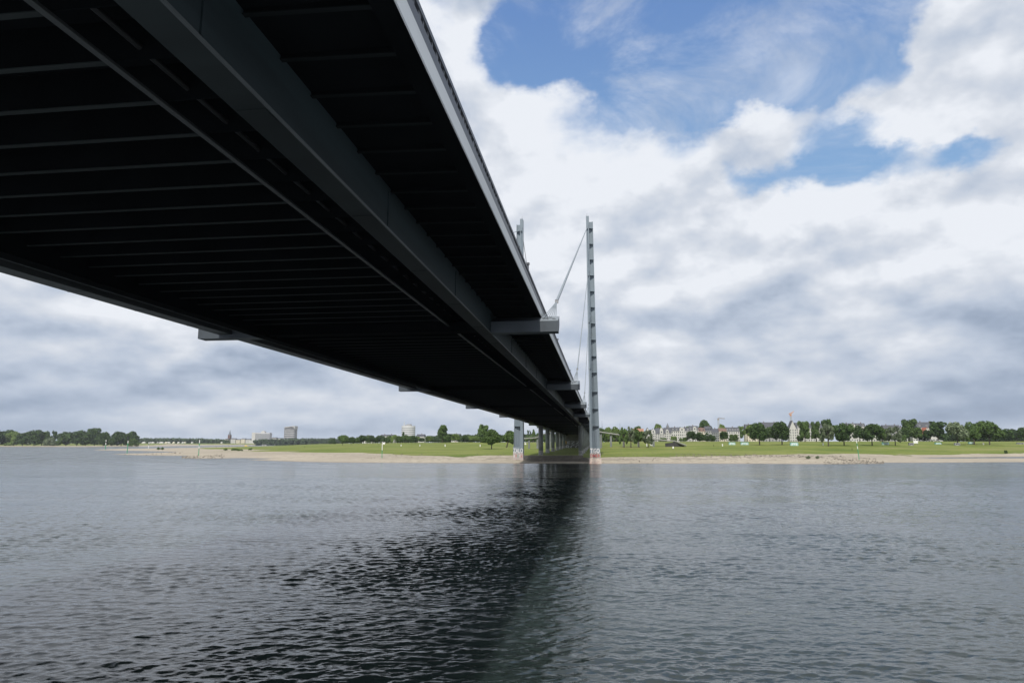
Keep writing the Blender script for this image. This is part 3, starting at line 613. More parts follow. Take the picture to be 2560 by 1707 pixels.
tree('bush',1352,1080,1104,30,'mid','green bush seen between the first pier columns',d_=900)
rr=random.Random(5)
for i in range(34):
    px=895+i*11.6+rr.uniform(-3,3); yt=rr.uniform(1086,1094)-(px>1120)*4; 
    tree(rr.choice(('round','bush','spread','round')),px,yt,1104,rr.uniform(16,27),rr.choice(('mid','mid','light','dark','far')),'green tree in the continuous row along the far edge of the left meadow','trees along the far edge of the left meadow',d_=rr.uniform(940,1060))
# the wooded left bank
lb='left river bank'
for k,px,yt,yb,w_,lf,lab in (
 ('round',-22,1072,1112,40,'dark','dark tree cut by the left edge of the photo'),('round',12,1073,1111,40,'dark','dark round tree at the left edge of the photo'),
 ('spread',34,1076,1110,30,'light','light green tree second from the left edge of the photo'),('round',57,1078,1111,36,'dark','dark round tree third from the left edge of the photo'),
 ('round',85,1073.5,1113,38,'dark','dark tree leaning over the sand in the left part of the wooded bank'),('round',104,1078,1109,32,'light','light green tree behind the two slim poplars on the left bank'),
 ('poplar',117.5,1075,1108,12,'dark','slim dark poplar, left one of the two on the left bank'),('poplar',133,1074.5,1108,16,'dark','slim dark poplar, right one of the two on the left bank'),
 ('bush',120,1092,1112,27,'grey','pale round willow bush on the sand below the two slim poplars'),('bush',146,1093,1109,16,'mid','small green bush between the poplars and the big dark grove'),('bush',23,1103.5,1111,25,'light','low light green bush on the sand at far left'),
 ('round',165,1078,1113,34,'dark','first dark tree of the big grove right of the sandy gap'),('round',192,1074,1113,38,'dark','second dark tree of the big grove right of the sandy gap'),
 ('round',214,1080,1113,34,'dark','low dark tree left of the tallest tree of the left bank'),('tall',236,1068.5,1112,32,'dark','tallest dark tree on the wooded left bank'),
 ('round',258,1078,1112,26,'dark','dark tree touching the right side of the tallest tree of the left bank'),('bush',279,1085,1112.5,28,'dark','low dark tree in the dip of the wooded left bank'),
 ('round',303,1077.5,1111,34,'dark','dark tree second from the right end of the wooded left bank'),('tall',331,1077,1111,30,'dark','dark tree at the right end of the wooded left bank'),('bush',336,1094,1112.5,26,'mid','low bush in front of the last tree of the wooded left bank')):
    tree(k,px,yt,yb,w_*(1.28 if k!='poplar' else 1.05),lf,lab,cz=.03 if k not in('bush',) else 0,d_=1790+rr.uniform(-25,60)-(30 if k=='bush' else 0))
# driftwood bushes on the beach
tree('bush',2018,1138,1147,12,'grey','scrubby bush on the stony strip, left one of the pair near the river pole'); tree('bush',2041,1138,1147,10,'grey','scrubby bush on the stony strip, right one of the pair near the river pole')
tree('bush',2511,1124.5,1134,11,'dark','small dark bush alone on the sand at the far right')
for px,yb,w_ in ((585,1126,22),(600,1127,18),(565,1126,14),(627,1125,10)): tree('bush',px,yb-6,yb,w_,'mid','low green bush on the grassy tongue left of the meadow','low bushes on the grassy tongue')
for px in (397,407): tree('bush',px,1117,1124,9,'mid','tiny green bush on the thin sand spit','tiny bushes on the thin sand spit')
# far wood: one mass nobody could count
def wood(px0,px1,d0,d1,ytops,n,leaf,name,step=8):
    V=[];r=np.random.default_rng(int(px0)); xs=np.linspace(px0,px1,n)
    mes=[np.array([v.co[:] for v in CR[k][i].vertices]) for k in('round','bush','spread') for i in range(2)]
    for x in xs:
        d_=r.uniform(d0,d1); p=at(x,1108.5,d_); g=gz(p.x,p.y); yt=np.interp(x,[q[0] for q in ytops],[q[1] for q in ytops])+r.uniform(-1.2,2.2)
        H=at(x,yt,d_).z-g; W=r.uniform(1.0,1.7)*H; m_=mes[r.integers(len(mes))].reshape(-1,4,3)[::step].reshape(-1,3)
        c=m_.reshape(-1,4,3); cen=c.mean(1,keepdims=True); m_=(cen+(c-cen)*1.9).reshape(-1,3)
        V.append(m_*[W/2,W/2,H]+[p.x,p.y,g])
    V=np.concatenate(V); o=npmesh(name,V,np.arange(len(V)).reshape(-1,4),LM[leaf],False); tag(o,'distant continuous wood reading as one green mass','wood',kind='stuff'); return o
o=wood(340,575,3150,3350,[(340,1095),(440,1094),(575,1097)],90,'far','distant_wood'); o['label']='pale green distant wood behind the white tents at the far left'
o=wood(640,910,2990,3120,[(640,1098),(690,1096),(760,1095),(850,1094),(910,1094)],110,'far','distant_wood'); o['label']='dark distant wood below the two office blocks'
o=wood(905,1500,1120,1260,[(905,1092),(1000,1090),(1130,1086),(1300,1084),(1500,1080)],120,'far','distant_wood'); o['label']='green wood behind the tree row between the round tower and the bridge'
o=wood(1490,1640,900,1100,[(1490,1070),(1640,1078)],40,'mid','distant_wood'); o['label']='green wood behind the ramp right of the pylon'
o=wood(2150,2640,1000,1200,[(2150,1086),(2300,1082),(2500,1074),(2640,1072)],90,'dark','distant_wood'); o['label']='dark wood behind the houses at the far right'

# ------------------------------------------------------------------ buildings
white=mat('white_render',(.52,.51,.49),.8,.05,.3); cream=mat('cream_render',(.60,.55,.45),.8,.06,.3); slate=mat('slate_roof',(.075,.08,.095),.7,.15,.4); brownr=mat('brown_tiles',(.19,.12,.095),.8,.15,.4)
redr=mat('red_tiles',(.42,.13,.075),.8,.15,.4); glass=mat('window_glass',(.05,.06,.075),.25,.1,1); greyw=mat('grey_render',(.34,.34,.34),.8,.06,.3); orr=mat('orange_tiles',(.36,.19,.12),.8,.15,.5); copper=mat('spire_slate',(.15,.17,.19),.6,.1,.3)
winme=None
def win(parent,x,y,z_,w_,h_):
    global winme
    if winme is None:
        mb=MB(); mb.box(-.5,.5,-.04,.0,0,1); o=mb.build('window',glass,parent); winme=o.data
    else:
        o=bpy.data.objects.new('window',winme); C.objects.link(o); o.parent=parent
    o.location=(x,y,z_); o.scale=(w_,1,h_); return o
def house(px0,px1,yroof,yeave,label,wall=None,roof=None,st=4,cols=5,d_=900,gable=None,dorm=0,front=False,name='terraced_house',winh=1.7,deep=12,group=None,yb=1104):
    wall=wall or white; roof=roof or slate; pc=(px0+px1)/2; p,_=atd(pc,d_); W=(px1-px0)/FPX*d_; He=hgt(pc,yeave,p,d_); Hr=hgt(pc,yroof,p,d_)
    e_=empty(name,p,label,'house',group,rz=math.atan2(-p.x,p.y)*.0)
    mb=MB(); mb.box(-W/2,W/2,0,deep,-3,He)
    if front: mb.loft([[(-W/2,y,He),(W/2,y,He),(0,y,Hr-.3)] for y in (0,deep)])
    mb.build('wall',wall,e_)
    mb=MB(); o_=.25
    if front:
        for s_ in (-1,1): mb.loft([[(s_*(W/2+.3),y,He-.2),(0,y,Hr),(0,y,Hr-.32),(s_*(W/2+.1),y,He-.45)] for y in (-.3,deep+.3)])
    else: mb.loft([[(x,-.3,He+.004),(x,deep*.38,Hr),(x,deep*.62,Hr),(x,deep+.3,He+.004)] for x in (-W/2+.01,W/2-.01)])
    rf=mb.build('roof',roof,e_)
    if not front:
        for i in range(max(1,int(W/9))):
            cx=-W/2+W*(i+.5)/max(1,int(W/9))+rr.uniform(-1,1); mb=MB(); mb.box(cx-.45,cx+.45,deep*.5,deep*.5+1,Hr-.5,Hr+1.3); mb.build('chimney',brownr,rf)
    slope=(Hr-He)/(deep*.38+.3)
    for i in range(dorm):
        cx=-W/2+W*(i+.5)/dorm; z0=He+(Hr-He)*.25; y0=(z0-He)/slope-.3; mb=MB(); mb.box(cx-.8,cx+.8,y0,y0+3,z0,z0+1.7); dm=mb.build('dormer',wall if wall is white else slate,rf); win(dm,cx,y0-.01,z0+.3,1.,1.1)
    if gable:
        gp,gw,gy=gable; cx=(gp-pc)/FPX*d_; gW=gw/FPX*d_; Hg=hgt(pc,gy,p,d_); n=9
        pts=[(cx-gW/2,He-.01),(cx+gW/2,He-.01)]+[(cx+gW/2*math.cos(a),He+(Hg-He)*(.35+.65*math.sin(a))) for a in [math.pi*i/n for i in range(n+1)]]
        mb=MB(); mb.loft([[(x,y,z_) for x,z_ in pts] for y in (-.7,2.5)]); mb.box(cx-gW/2+.01,cx+gW/2-.01,-.7,.0,-3,He-.02); g_=mb.build('gable',wall,e_); win(g_,cx,-.71,He+(Hg-He)*.15,1.6,2.0)
    hs=He/st
    for f in range(st):
        for c_ in range(cols):
            x=-W/2+W*(c_+.5)/cols; yy=-.01
            if gable and abs(x-(gable[0]-pc)/FPX*d_)<gable[1]/FPX*d_/2: yy=-.72
            win(e_,x,yy,f*hs+hs*.3,min(1.15,W/cols*.5),min(winh,hs*.55))
    return e_
house(1584,1610,1071,1080,'gabled house with an orange tiled roof behind the trees beside the ramp',cream,orr,3,4,front=False,d_=930)
house(1612,1628,1068,1084,'white house with a steep dark front gable at the left end of the terrace',white,slate,4,3,front=True)
house(1628,1640,1073,1082,'narrow white house with a rounded white gable, second from the left end of the terrace',white,slate,4,3,gable=(1634,10,1073))
house(1640,1662,1070,1084,'white house with rounded gable at its right side, third from the left',white,slate,4,5,gable=(1654.5,8,1069))
house(1662,1680,1068.5,1082,'white house with a dark steep roof beside the conical spire',white,slate,4,4,gable=(1669,7,1073))
house(1680,1725,1067.5,1077,'large white four storey house with a big rounded middle gable',white,slate,4,9,gable=(1706,12,1068),dorm=5)
house(1725,1747,1064,1075,'house with a dark dormered roof left of the brown roofed house',white,slate,4,4,dorm=3,gable=(1738,8,1066))
house(1747,1764,1069,1078,'cream house with a plain brown roof in the middle of the terrace',cream,brownr,4,4,dorm=2)
house(1764,1781,1065,1077,'grey house with a dark roof right of the brown roofed house',greyw,slate,4,4,dorm=3)
hs_=house(1781,1798,1071,1081,'grey scaffolded house beside the foot of the grey tower crane',greyw,slate,4,4)
mb=MB()
for i in range(6): mb.box(-4.6+i*1.8,-4.5+i*1.8,-1.5,-1.4,0,13)
for k in range(5): mb.box(-4.6,4.6,-1.5,-.8,1+k*2.7,1.1+k*2.7)
mb.build('scaffold',cable,hs_)
house(1799,1818,1070,1078,'house with a plain reddish brown roof right of the grey crane',cream,brownr,3,4)
house(1818,1850,1067.5,1078,'white house with a long dark roof and a row of white dormers',white,slate,4,6,dorm=5)
house(1866,1905,1060,1074,'pale house almost hidden behind the two dark round trees',cream,slate,4,6,d_=920)
house(1905,1952,1055,1068,'pale grey building hidden behind the dark round tree left of the white gable',greyw,slate,5,6,d_=930)
house(1976,1993,1051,1072,'tall white house with a steep white front gable below the orange crane',white,slate,5,3,front=True)
house(1993,2016,1056,1071,'white house with a dark roof directly right of the tall white gable',white,slate,5,4,gable=(2000,7,1062))
house(2016,2062,1058,1070,'white building hidden behind the slim trees right of the white gable',white,slate,4,8)
house(2116,2166,1057.5,1066,'white building with a dark mansard roof behind the river pole',white,slate,4,8,gable=(2136,10,1060),dorm=4)
house(2166,2214,1064,1074,'dark roofed building behind the wide dark tree right of the river pole',white,slate,4,8,d_=920)
house(2214,2254,1062,1073,'pale house with a slate roof between the willow and the lone tall tree',greyw,slate,4,6)
house(2254,2270,1066,1078,'narrow white house with small dark windows left of the lone tall tree',white,slate,4,3,gable=(2258,6,1068))
house(2284,2300,1067,1080,'small white house seen between the lone tall tree and the dark mansard house',white,slate,3,3)
house(2298,2345,1054.5,1069,'large house with a high dark mansard roof and white skylights',white,slate,3,7,dorm=3)
house(2311,2330,1068,1085,'white house with a bright red tiled roof',white,redr,2,4,d_=860,front=True)
for i,(a,b_,yt,ye) in enumerate(((905,930,1089,1093),(950,985,1086,1090),(1040,1060,1085,1091),(1128,1150,1084,1090))):
    house(a,b_,yt,ye,('dark roofed house low among the trees left of the round office tower','wide dark roofed house just left of the round office tower','small white house just right of the round office tower','white house among the trees right of the tall lone tree')[i],white,slate,2,4,d_=1090)
# conical spire
p,_=atd(1670.5,960); mb=MB(); Hs=hgt(1670.5,1057,p,960); mb.tube((0,0,-2),(0,0,Hs-7.5),2.3,2.3,12); e_=empty('round_stair_tower',p,'pointed grey cone roof rising behind the white terraced houses','tower'); mb.build('wall',white,e_)
mb=MB(); mb.tube((0,0,Hs-7.5),(0,0,Hs),3.2,.05,12); mb.build('roof',copper,e_)
# church far left
DC=3300; p,_=atd(571.4,DC); e_=empty('church',p,'brown church with a pointed spire far away beyond the river','church'); br=mat('brown_brick',(.17,.11,.10),.9,.1,.1); u1=DC/FPX
mb=MB(); t1=hgt(571,1087,p,DC); mb.box(-3.2*u1,3.2*u1,0,12,-10,t1); mb.build('tower',br,e_)
mb=MB(); t2=hgt(571,1074,p,DC); mb.loft([[(-3.1*u1,.2,t1),(3.1*u1,.2,t1),(3.1*u1,11.8,t1),(-3.1*u1,11.8,t1)],[(-1.6*u1,3,t1+6),(1.6*u1,3,t1+6),(1.6*u1,9,t1+6),(-1.6*u1,9,t1+6)],[(-.15,5.8,t2),(.15,5.8,t2),(.15,6.2,t2),(-.15,6.2,t2)]]); mb.build('spire',copper,e_)
mb=MB(); t3=hgt(571,1095,p,DC); mb.box(-6*u1,9*u1,12.2,40,-10,t3-6); mb.loft([[(-6*u1,12,t3-6),(-6*u1,26,t3),(-6*u1,40,t3-6)],[(9*u1,12,t3-6),(9*u1,26,t3),(9*u1,40,t3-6)]]); mb.build('nave',br,e_)
for i,(a,b_,yt,wl) in enumerate(((561,570,1096,cream),(576,588,1095.5,white),(589,600,1097,cream),(601,612,1095.5,cream),(613,626,1096.5,white),(676,690,1093,white),(691,705,1094.5,white))):
    house(a,b_,yt,yt+2,('cream riverside house left of the church','white riverside house just right of the church','cream riverside house second right of the church','cream riverside house third right of the church','white riverside house left of the banded slab block','white block right of the banded slab block','low white block left of the twisted roof tower')[i],wl,slate,3,4,d_=3200,winh=3,deep=20)
def banded(name,px0,px1,ytop,label,d_,n,wall,band,parts):
    p,_=atd((px0+px1)/2,d_); e_=empty(name,p,label,'building'); H=hgt((px0+px1)/2,ytop,p,d_); W=(px1-px0)/FPX*d_; return p,e_,H,W
band=mat('window_band',(.14,.155,.18),.3,.1,.1)
# slab block
d_=3150; u1=d_/FPX; p,e_,H,W=banded('office_block',628,673.5,1081,'wide pale office block with horizontal window bands beyond the river',d_,9,white,band,None)
mb=MB(); mb.box(-W/2,-W/2+9*u1,-3,25,-8,H); mb.build('stair_tower',white,e_)
mb=MB(); mb.box(-W/2+9*u1+.05,W/2,0,25,-8,H-1); wl=mb.build('wall',mat('grey_concrete_facade',(.55,.55,.56),.8,.05,.1),e_)
for k in range(9): mb=MB(); z0=8+k*(H-12)/9; mb.box(-W/2+9*u1+1,W/2-1,-.35,-.02,z0,z0+(H-12)/18); mb.build('window_band',band,wl)
mb=MB(); mb.box(-2,16,5,20,H-1,H+6); mb.box(2,10,8,16,H+6,H+9); mb.build('roof_plant',white,e_)
mb=MB(); mb.box(-W/2-6*u1,-W/2+10*u1,-8,-3.1,-8,H*.30); mb.build('podium',white,e_)
# twisted tower
p,e_,H,W=banded('office_tower',708.5,736,1070,'grey striped office tower with a slanted white roof canopy',d_,14,greyw,band,None)
mb=MB(); n=14; pts=[(-W/2*math.cos(math.pi*i/n),-9*math.sin(math.pi*i/n)) for i in range(n+1)]; mb.loft([[(x,y,z_) for x,y in pts]+[(W/2,26,z_),(-W/2,26,z_)] for z_ in (-8,H)]); wl=mb.build('wall',mat('bronze_facade',(.36,.35,.35),.6,.25,.08),e_)
for k in range(15):
    z0=3+k*(H-6)/15; mb=MB(); mb.loft([[(x*1.012,y*1.03-.1,z_) for x,y in pts] for z_ in (z0,z0+(H-6)/32)],closed=False); mb.build('window_band',mat('pale_slab_band',(.55,.55,.55),.6,.05,.1) if k%2 else band,wl)
mb=MB(); mb.loft([[(-W/2-2,y,H+2.),(-W/2+8,y,H+6),(W/2-10,y,H+9.5),(W/2+2,y,H+10),(W/2+2,y,H-5),(W/2-3,y,H+4.5),(W/2-12,y,H+6),(-W/2+6,y,H+2.5)] for y in (-8,26)]); mb.build('roof_canopy',white,e_)
mb=MB(); mb.box(-W/2+4,W/2-4,0,22,H,H+4); mb.build('penthouse',band,e_)
# round tower
d_=1500; u1=d_/FPX; p,e_,H,W=banded('round_office_tower',998.5,1032.5,1064,'white round office tower with a tall antenna behind the tree row',d_,8,white,band,None)
mb=MB(); mb.tube((0,15,-8),(0,15,H),W/2,n=32); wl=mb.build('wall',mat('pale_ring_facade',(.60,.60,.62),.7,.05,.2),e_)
for k in range(8): z0=2+k*(H-4)/8; mb=MB(); mb.tube((0,15,z0),(0,15,z0+(H-4)/20),W/2+.12,n=32); mb.build('window_ring',mat('pale_band',(.30,.31,.34),.4,.05,.2),wl)
mb=MB(); mb.tube((0,15,H),(0,15,H+2.5),W/4,n=16); mb.box(-2,6,10,18,H+2.4,H+4); mb.build('roof_plant',greyw,e_)
mb=MB(); Ha=hgt(1005,1051,p,d_); mb.tube((-W/2+6,12,H),(-W/2+6,12,H+(Ha-H)*.6),.9,.7,8); mb.tube((-W/2+6,12,H+(Ha-H)*.6),(-W/2+6,12,Ha),.5,.2,8); mb.build('antenna',white,e_)
# ------------------------------------------------------------------ cranes
def crane(px,ytop,m,label,jibs,d_=960):
    p,_=atd(px,d_); H=hgt(px,ytop,p,d_); e_=empty('tower_crane',p,label,'crane'); mb=MB()
    for sx in (-.8,.8):
        for sy in (-.8,.8): mb.beam((sx,sy,0),(sx,sy,H),.28,.28)
    z_=0
    while z_<H-2: mb.beam((-.8,-.8,z_),(.8,-.8,z_+2),.15,.15); mb.beam((.8,-.8,z_),(-.8,-.8,z_+2),.15,.15); z_+=2
    mb.build('mast',mat('grey_crane_steel',(.45,.45,.44),.5,.1,1),e_)
    for nm,(x0,z0,x1,z1,th) in jibs:
        mb=MB(); a=Vector((x0,0,H+z0)); b_=Vector((x1,0,H+z1)); dn=Vector((0,0,1)).cross((b_-a).normalized()); 
        mb.beam(a+Vector((0,-.6,0)),b_+Vector((0,-.3,0)),.3,.3); mb.beam(a+Vector((0,.6,0)),b_+Vector((0,.3,0)),.3,.3); mb.beam(a+Vector((0,0,th)),b_+Vector((0,0,.3)),.3,.3)
        for i in range(12): q=a.lerp(b_,i/12); r_=a.lerp(b_,(i+1)/12); mb.beam(q+Vector((0,-.5,0)),r_+Vector((0,0,th*(1-i/12))),.14,.14)
        mb.build(nm,m,e_)
    mb=MB(); mb.box(-1.1,1.1,-1.1,1.1,H-1.5,H+.8); mb.build('cab',m,e_)
crane(1798.5,1047.5,mat('dull_crane_paint',(.33,.30,.27),.5,.1,1),'grey tower crane with a horizontal jib above the terraced houses',[('jib',(0,.5,9,.5,1.3)),('counter_jib',(0,.5,-1.5,.5,.6)),('pendant',(0,2,9,.7,.1))])
crane(1981,1037,mat('orange_crane_paint',(.60,.30,.15),.5,.1,1),'tower crane with an orange jib raised to the right above the white gabled house',[('jib',(-.5,0,5.0,5.4,1.6)),('counter_jib',(-.5,0,-2.2,1.5,1.2)),('tie_frame',(-2.2,1.8,1.5,3.4,.3))])
for px,yt,lab in ((1506,1052,'thin lattice mast standing right beside the right pylon'),(1551,1058,'thin distant mast above the trees right of the pylon')):
    p,_=atd(px,1150); H=hgt(px,yt,p,1150); mb=MB(); mb.tube((0,0,0),(0,0,H),.35,.12,6); mb.tube((0,0,H*.7),(0,0,H*.7+1.5),.5,.5,6); o=mb.build('radio_mast',dark,loc=p); tag(o,lab,'mast')

# ------------------------------------------------------------------ ramps
def ramp(name,pts,wd,label,pill,dd_):
    e_=empty(name,at(pts[0][0],1108.5,dd_),label,'ramp'); O=Vector(e_.location); P3=[at(x,y,dd_+o_) for x,y,o_ in pts]
    mb=MB(); mb.loft([[(q.x,q.y+a,q.z+b_) for a,b_ in ((.0,-.75),(wd,-.75),(wd,-.05),(0,-.05))] for q in P3]); mb.build('deck',mat('ramp_underside',(.20,.20,.19),.8,.15,.4),e_,fn=lambda q:tuple(Vector(q)-O))
    mb=MB(); mb.loft([[(q.x,q.y+a,q.z+b_) for a,b_ in ((-.12,-.35),(-.01,-.35),(-.01,.12),(-.12,.12))] for q in P3]); mb.build('edge_band',mat('ramp_edge',(.45,.45,.43),.7,.08,.5),e_,fn=lambda q:tuple(Vector(q)-O))
    mb=MB(); 
    for a,b_ in zip(P3,P3[1:]): mb.beam(a+Vector((0,0,1.2)),b_+Vector((0,0,1.2)),.07,.07)
    mb.build('handrail',cable,e_,fn=lambda q:tuple(Vector(q)-O))
    for x,ytop in pill:
        yt=np.interp(x,[q[0] for q in pts],[q[1] for q in pts]); o_=np.interp(x,[q[0] for q in pts],[q[2] for q in pts]); q=at(x,yt,dd_+o_); g=gz(q.x,q.y+2); mb=MB(); mb.box(q.x-.75,q.x+.75,q.y+1.2,q.y+2.4,g-.5,q.z-.5); mb.build('pillar',dconc,e_,fn=lambda q_:tuple(Vector(q_)-O))
ramp('curved_ramp',[(1488,1076.5,0),(1548,1085.5,2),(1590,1090.5,4),(1627,1095.5,6),(1660,1099,8),(1688,1101.2,8),(1700,1106,6),(1708,1109,4),(1716,1112.8,2)],5,'long elevated footpath ramp with a pale edge descending to the meadow right of the pylon',[(1502,0),(1527,0),(1559,0),(1596,0),(1634,0),(1686,0)],505)
q0=at(1664,1100.5,513); q1=at(1712,1111.5,509); g0=gz(q0.x,q0.y); mb=MB(); mb.loft([[(q0.x,q0.y+a,g0-1.5),(q1.x,q0.y+a,g0-1.5),(q1.x,q0.y+a,q1.z-.7),(at(1688,1102,513).x,q0.y+a,at(1688,1102,513).z-.9),(q0.x,q0.y+a,q0.z-2.2)] for a in (1,4.5)])
tag(mb.build('ramp_abutment',mat('dark_ramp_wall',(.05,.05,.05),.9,.2,.3)),'dark retaining wall under the lower end of the right footpath ramp','retaining wall')
ramp('curved_ramp',[(1296,1096,0),(1340,1093,0),(1346,1090,0),(1352,1087,1),(1360,1083.5,3),(1378,1078.5,8),(1400,1074,12)],5,'curved elevated ramp with a pale edge seen between the left pylon and the pier columns',[(1322,0),(1343,0),(1374,0)],560)
# ------------------------------------------------------------------ containers, signs, posts on the meadow
turq=mat('turquoise_paint',(.10,.40,.36),.6,.1,1,c2=(.55,.68,.66)); cgrey=mat('grey_container_paint',(.42,.42,.44),.6,.3,1.2); 
def container(px,y0,y1,wpx,m,label,yb=None):
    p,d_=ontop(px,y1); W=wpx/FPX*d_; H=(y1-y0)/FPX*d_; e_=empty('container',p,label,'container','painted containers on the right meadow'); mb=MB(); mb.box(-W/2,W/2,0,2.4,0,H); b_=mb.build('body',m,e_)
    mb=MB(); mb.box(-W/2-.06,W/2+.06,-.06,2.46,H+.002,H+.12); mb.build('roof_rim',dark,e_)
    for k in range(3):
        mb=MB(); x=-W/2+W*(.12+.28*k); mb.box(x,x+W*.2,-.03,-.002,H*(.2+.1*(k%2)),H*.75); mb.build('painted_panel',gw if m is not cgrey else gblk,b_)
container(1830.5,1105.6,1112,15,turq,'turquoise graffiti painted container left of the first dark round tree, leftmost of the painted containers')
container(1862,1105.6,1112,18,turq,'turquoise painted container close to the first dark round tree')
container(1986,1105.8,1114,18,turq,'turquoise painted container below the white gabled house')
container(2215,1105.5,1112,15,turq,'turquoise painted container right of the wide dark tree beyond the river pole')
container(2279,1107,1113.5,10,cgrey,'grey graffiti covered container below the lone tall tree')
container(2347,1106,1110.5,14,turq,'small turquoise container below the dense dark tree beside the red roofed house')
container(2394,1107,1113,11,cgrey,'grey container under the silvery tree')
container(2430,1104.5,1109,12,turq,'turquoise and white container under the middle tree at the right end')
container(2552,1106.5,1110,14,cgrey,'pale container at the right edge of the photo')
wp=mat('white_post_paint',(.80,.80,.78),.6,.03,1)
postroot=None
for px,y0,y1,lab in ((1617,1109,1115.5,'white marker post left of the white box beside the ramp'),(1806,1109,1115,'white marker post below the round dark tree right of the scaffolded house'),(2057.7,1106.5,1113,'white marker post left of the pale slender willow'),(2458.5,1106,1111.5,'white marker post between the last two big trees at the right end'),
    (1003,1110.5,1115,'white marker post on the meadow below the round office tower'),(1049.7,1110.5,1115,'white marker post on the meadow between round tower and tall lone tree'),(1113,1110.5,1116,'white marker post on the meadow right of the tall lone tree'),(1200.5,1110.5,1116,'white marker post on the meadow just left of the large spreading tree')):
    p,d_=ontop(px,y1); H=(y1-y0)/FPX*d_
    if postroot is None:
        postroot=empty('marker_post',p,lab,'post','white marker posts on the meadow'); mb=MB(); mb.tube((0,0,0),(0,0,.88),.42,.42,10); mb.build('shaft',wp,postroot); mb=MB(); mb.tube((0,0,.88),(0,0,1),.5,.3,10); mb.build('cap',greyw,postroot); r_=postroot
    else: r_=dup(postroot,p,lab,'post','white marker posts on the meadow')
    r_.scale=(1,1,H)
def board(px,y0,y1,yg,wpx,label,m=wp):
    p,d_=ontop(px,yg); W=wpx/FPX*d_; zt=hgt(px,y0,p,d_); zb=hgt(px,y1,p,d_); e_=empty('sign_board',p,label,'sign'); mb=MB(); mb.box(-W/2,W/2,-.06,.06,zb,zt); mb.build('panel',m,e_)
    for s_ in (-.35,.35): mb=MB(); mb.box(s_*W-.07,s_*W+.07,.062,.2,-.2,zt); mb.build('leg',dark,e_)
board(1682.5,1115.7,1121,1124.5,3.2,'small white sign on a post in the middle of the meadow right of the pylon'); board(2289.5,1101.3,1107.8,1112,10.5,'white board on legs beside the grey graffiti container'); board(1313.5,1107.5,1111,1113.5,4,'small white board on the meadow just right of the left pylon')
p,d_=ontop(1630,1114); e_=empty('white_box',p,'low white utility box beside the foot of the ramp','box'); mb=MB(); mb.box(-1.35,1.35,0,1,0,1.5); mb.build('body',mat('dull_white_box',(.55,.55,.52),.7,.05,1),e_); mb=MB(); mb.box(-1.42,1.42,-.06,1.06,1.503,1.6); mb.build('lid',greyw,e_)
# river poles
grn=mat('green_pole_paint',(.04,.30,.15),.5,.1,1)
def rpole(px,ytop,ybase,bands,label,sign=False,wr=.16,lean=0,pt=None):
    p,d_=ontop(px,ybase) if pt is None else atd(px,pt); p.z=max(p.z,HW+.0); H=hgt(px,ytop,p,d_); r_=max(wr,1.1/FPX*d_*.75); e_=empty('river_pole',p,label,'pole'); prev=0
    for k,(f,mm) in enumerate(bands):
        mb=MB(); mb.tube((lean*prev,0,prev*H-(.6 if k==0 else 0)),(lean*f,0,f*H),r_,r_,8); mb.build('band',mm,e_); prev=f
    if sign:
        mb=MB(); s_=3.2/FPX*d_; mb.box(s_*.55,s_*2.0,-.05,.05,H-s_*1.9,H-s_*.5); mb.build('sign_panel',wp,e_)
rpole(2145,1100.5,1149.5,[(.18,grn),(.42,grn),(.56,grn),(.70,wp),(.86,grn),(1,wp)],'green and white striped river pole on the stone groyne at right',lean=-.6)
rpole(955.8,1104,1144.8,[(.48,grn),(.62,wp),(.86,wp),(1,wp)],'green and white river pole with a small sign on the beach left of the bridge',sign=True)
rpole(498.5,1099.5,1139,[(.3,grn),(.48,grn),(.60,wp),(.8,grn),(1,wp)],'river pole on the stony tip of the sand spit')
rpole(319.7,1101,1133,[(.55,grn),(.8,grn),(1,wp)],'thin green river pole on the left spit in front of the wooded bank',pt=545)
rpole(264.5,1099.5,1125.5,[(.5,grn),(.7,wp),(.85,dark),(1,wp)],'thin striped pole at the tip of the farthest sand spit',pt=880)
rpole(372,1105,1122.5,[(.5,wp),(.75,dark),(1,wp)],'short striped pole on the thin sand spit right of the wooded bank',pt=1180)
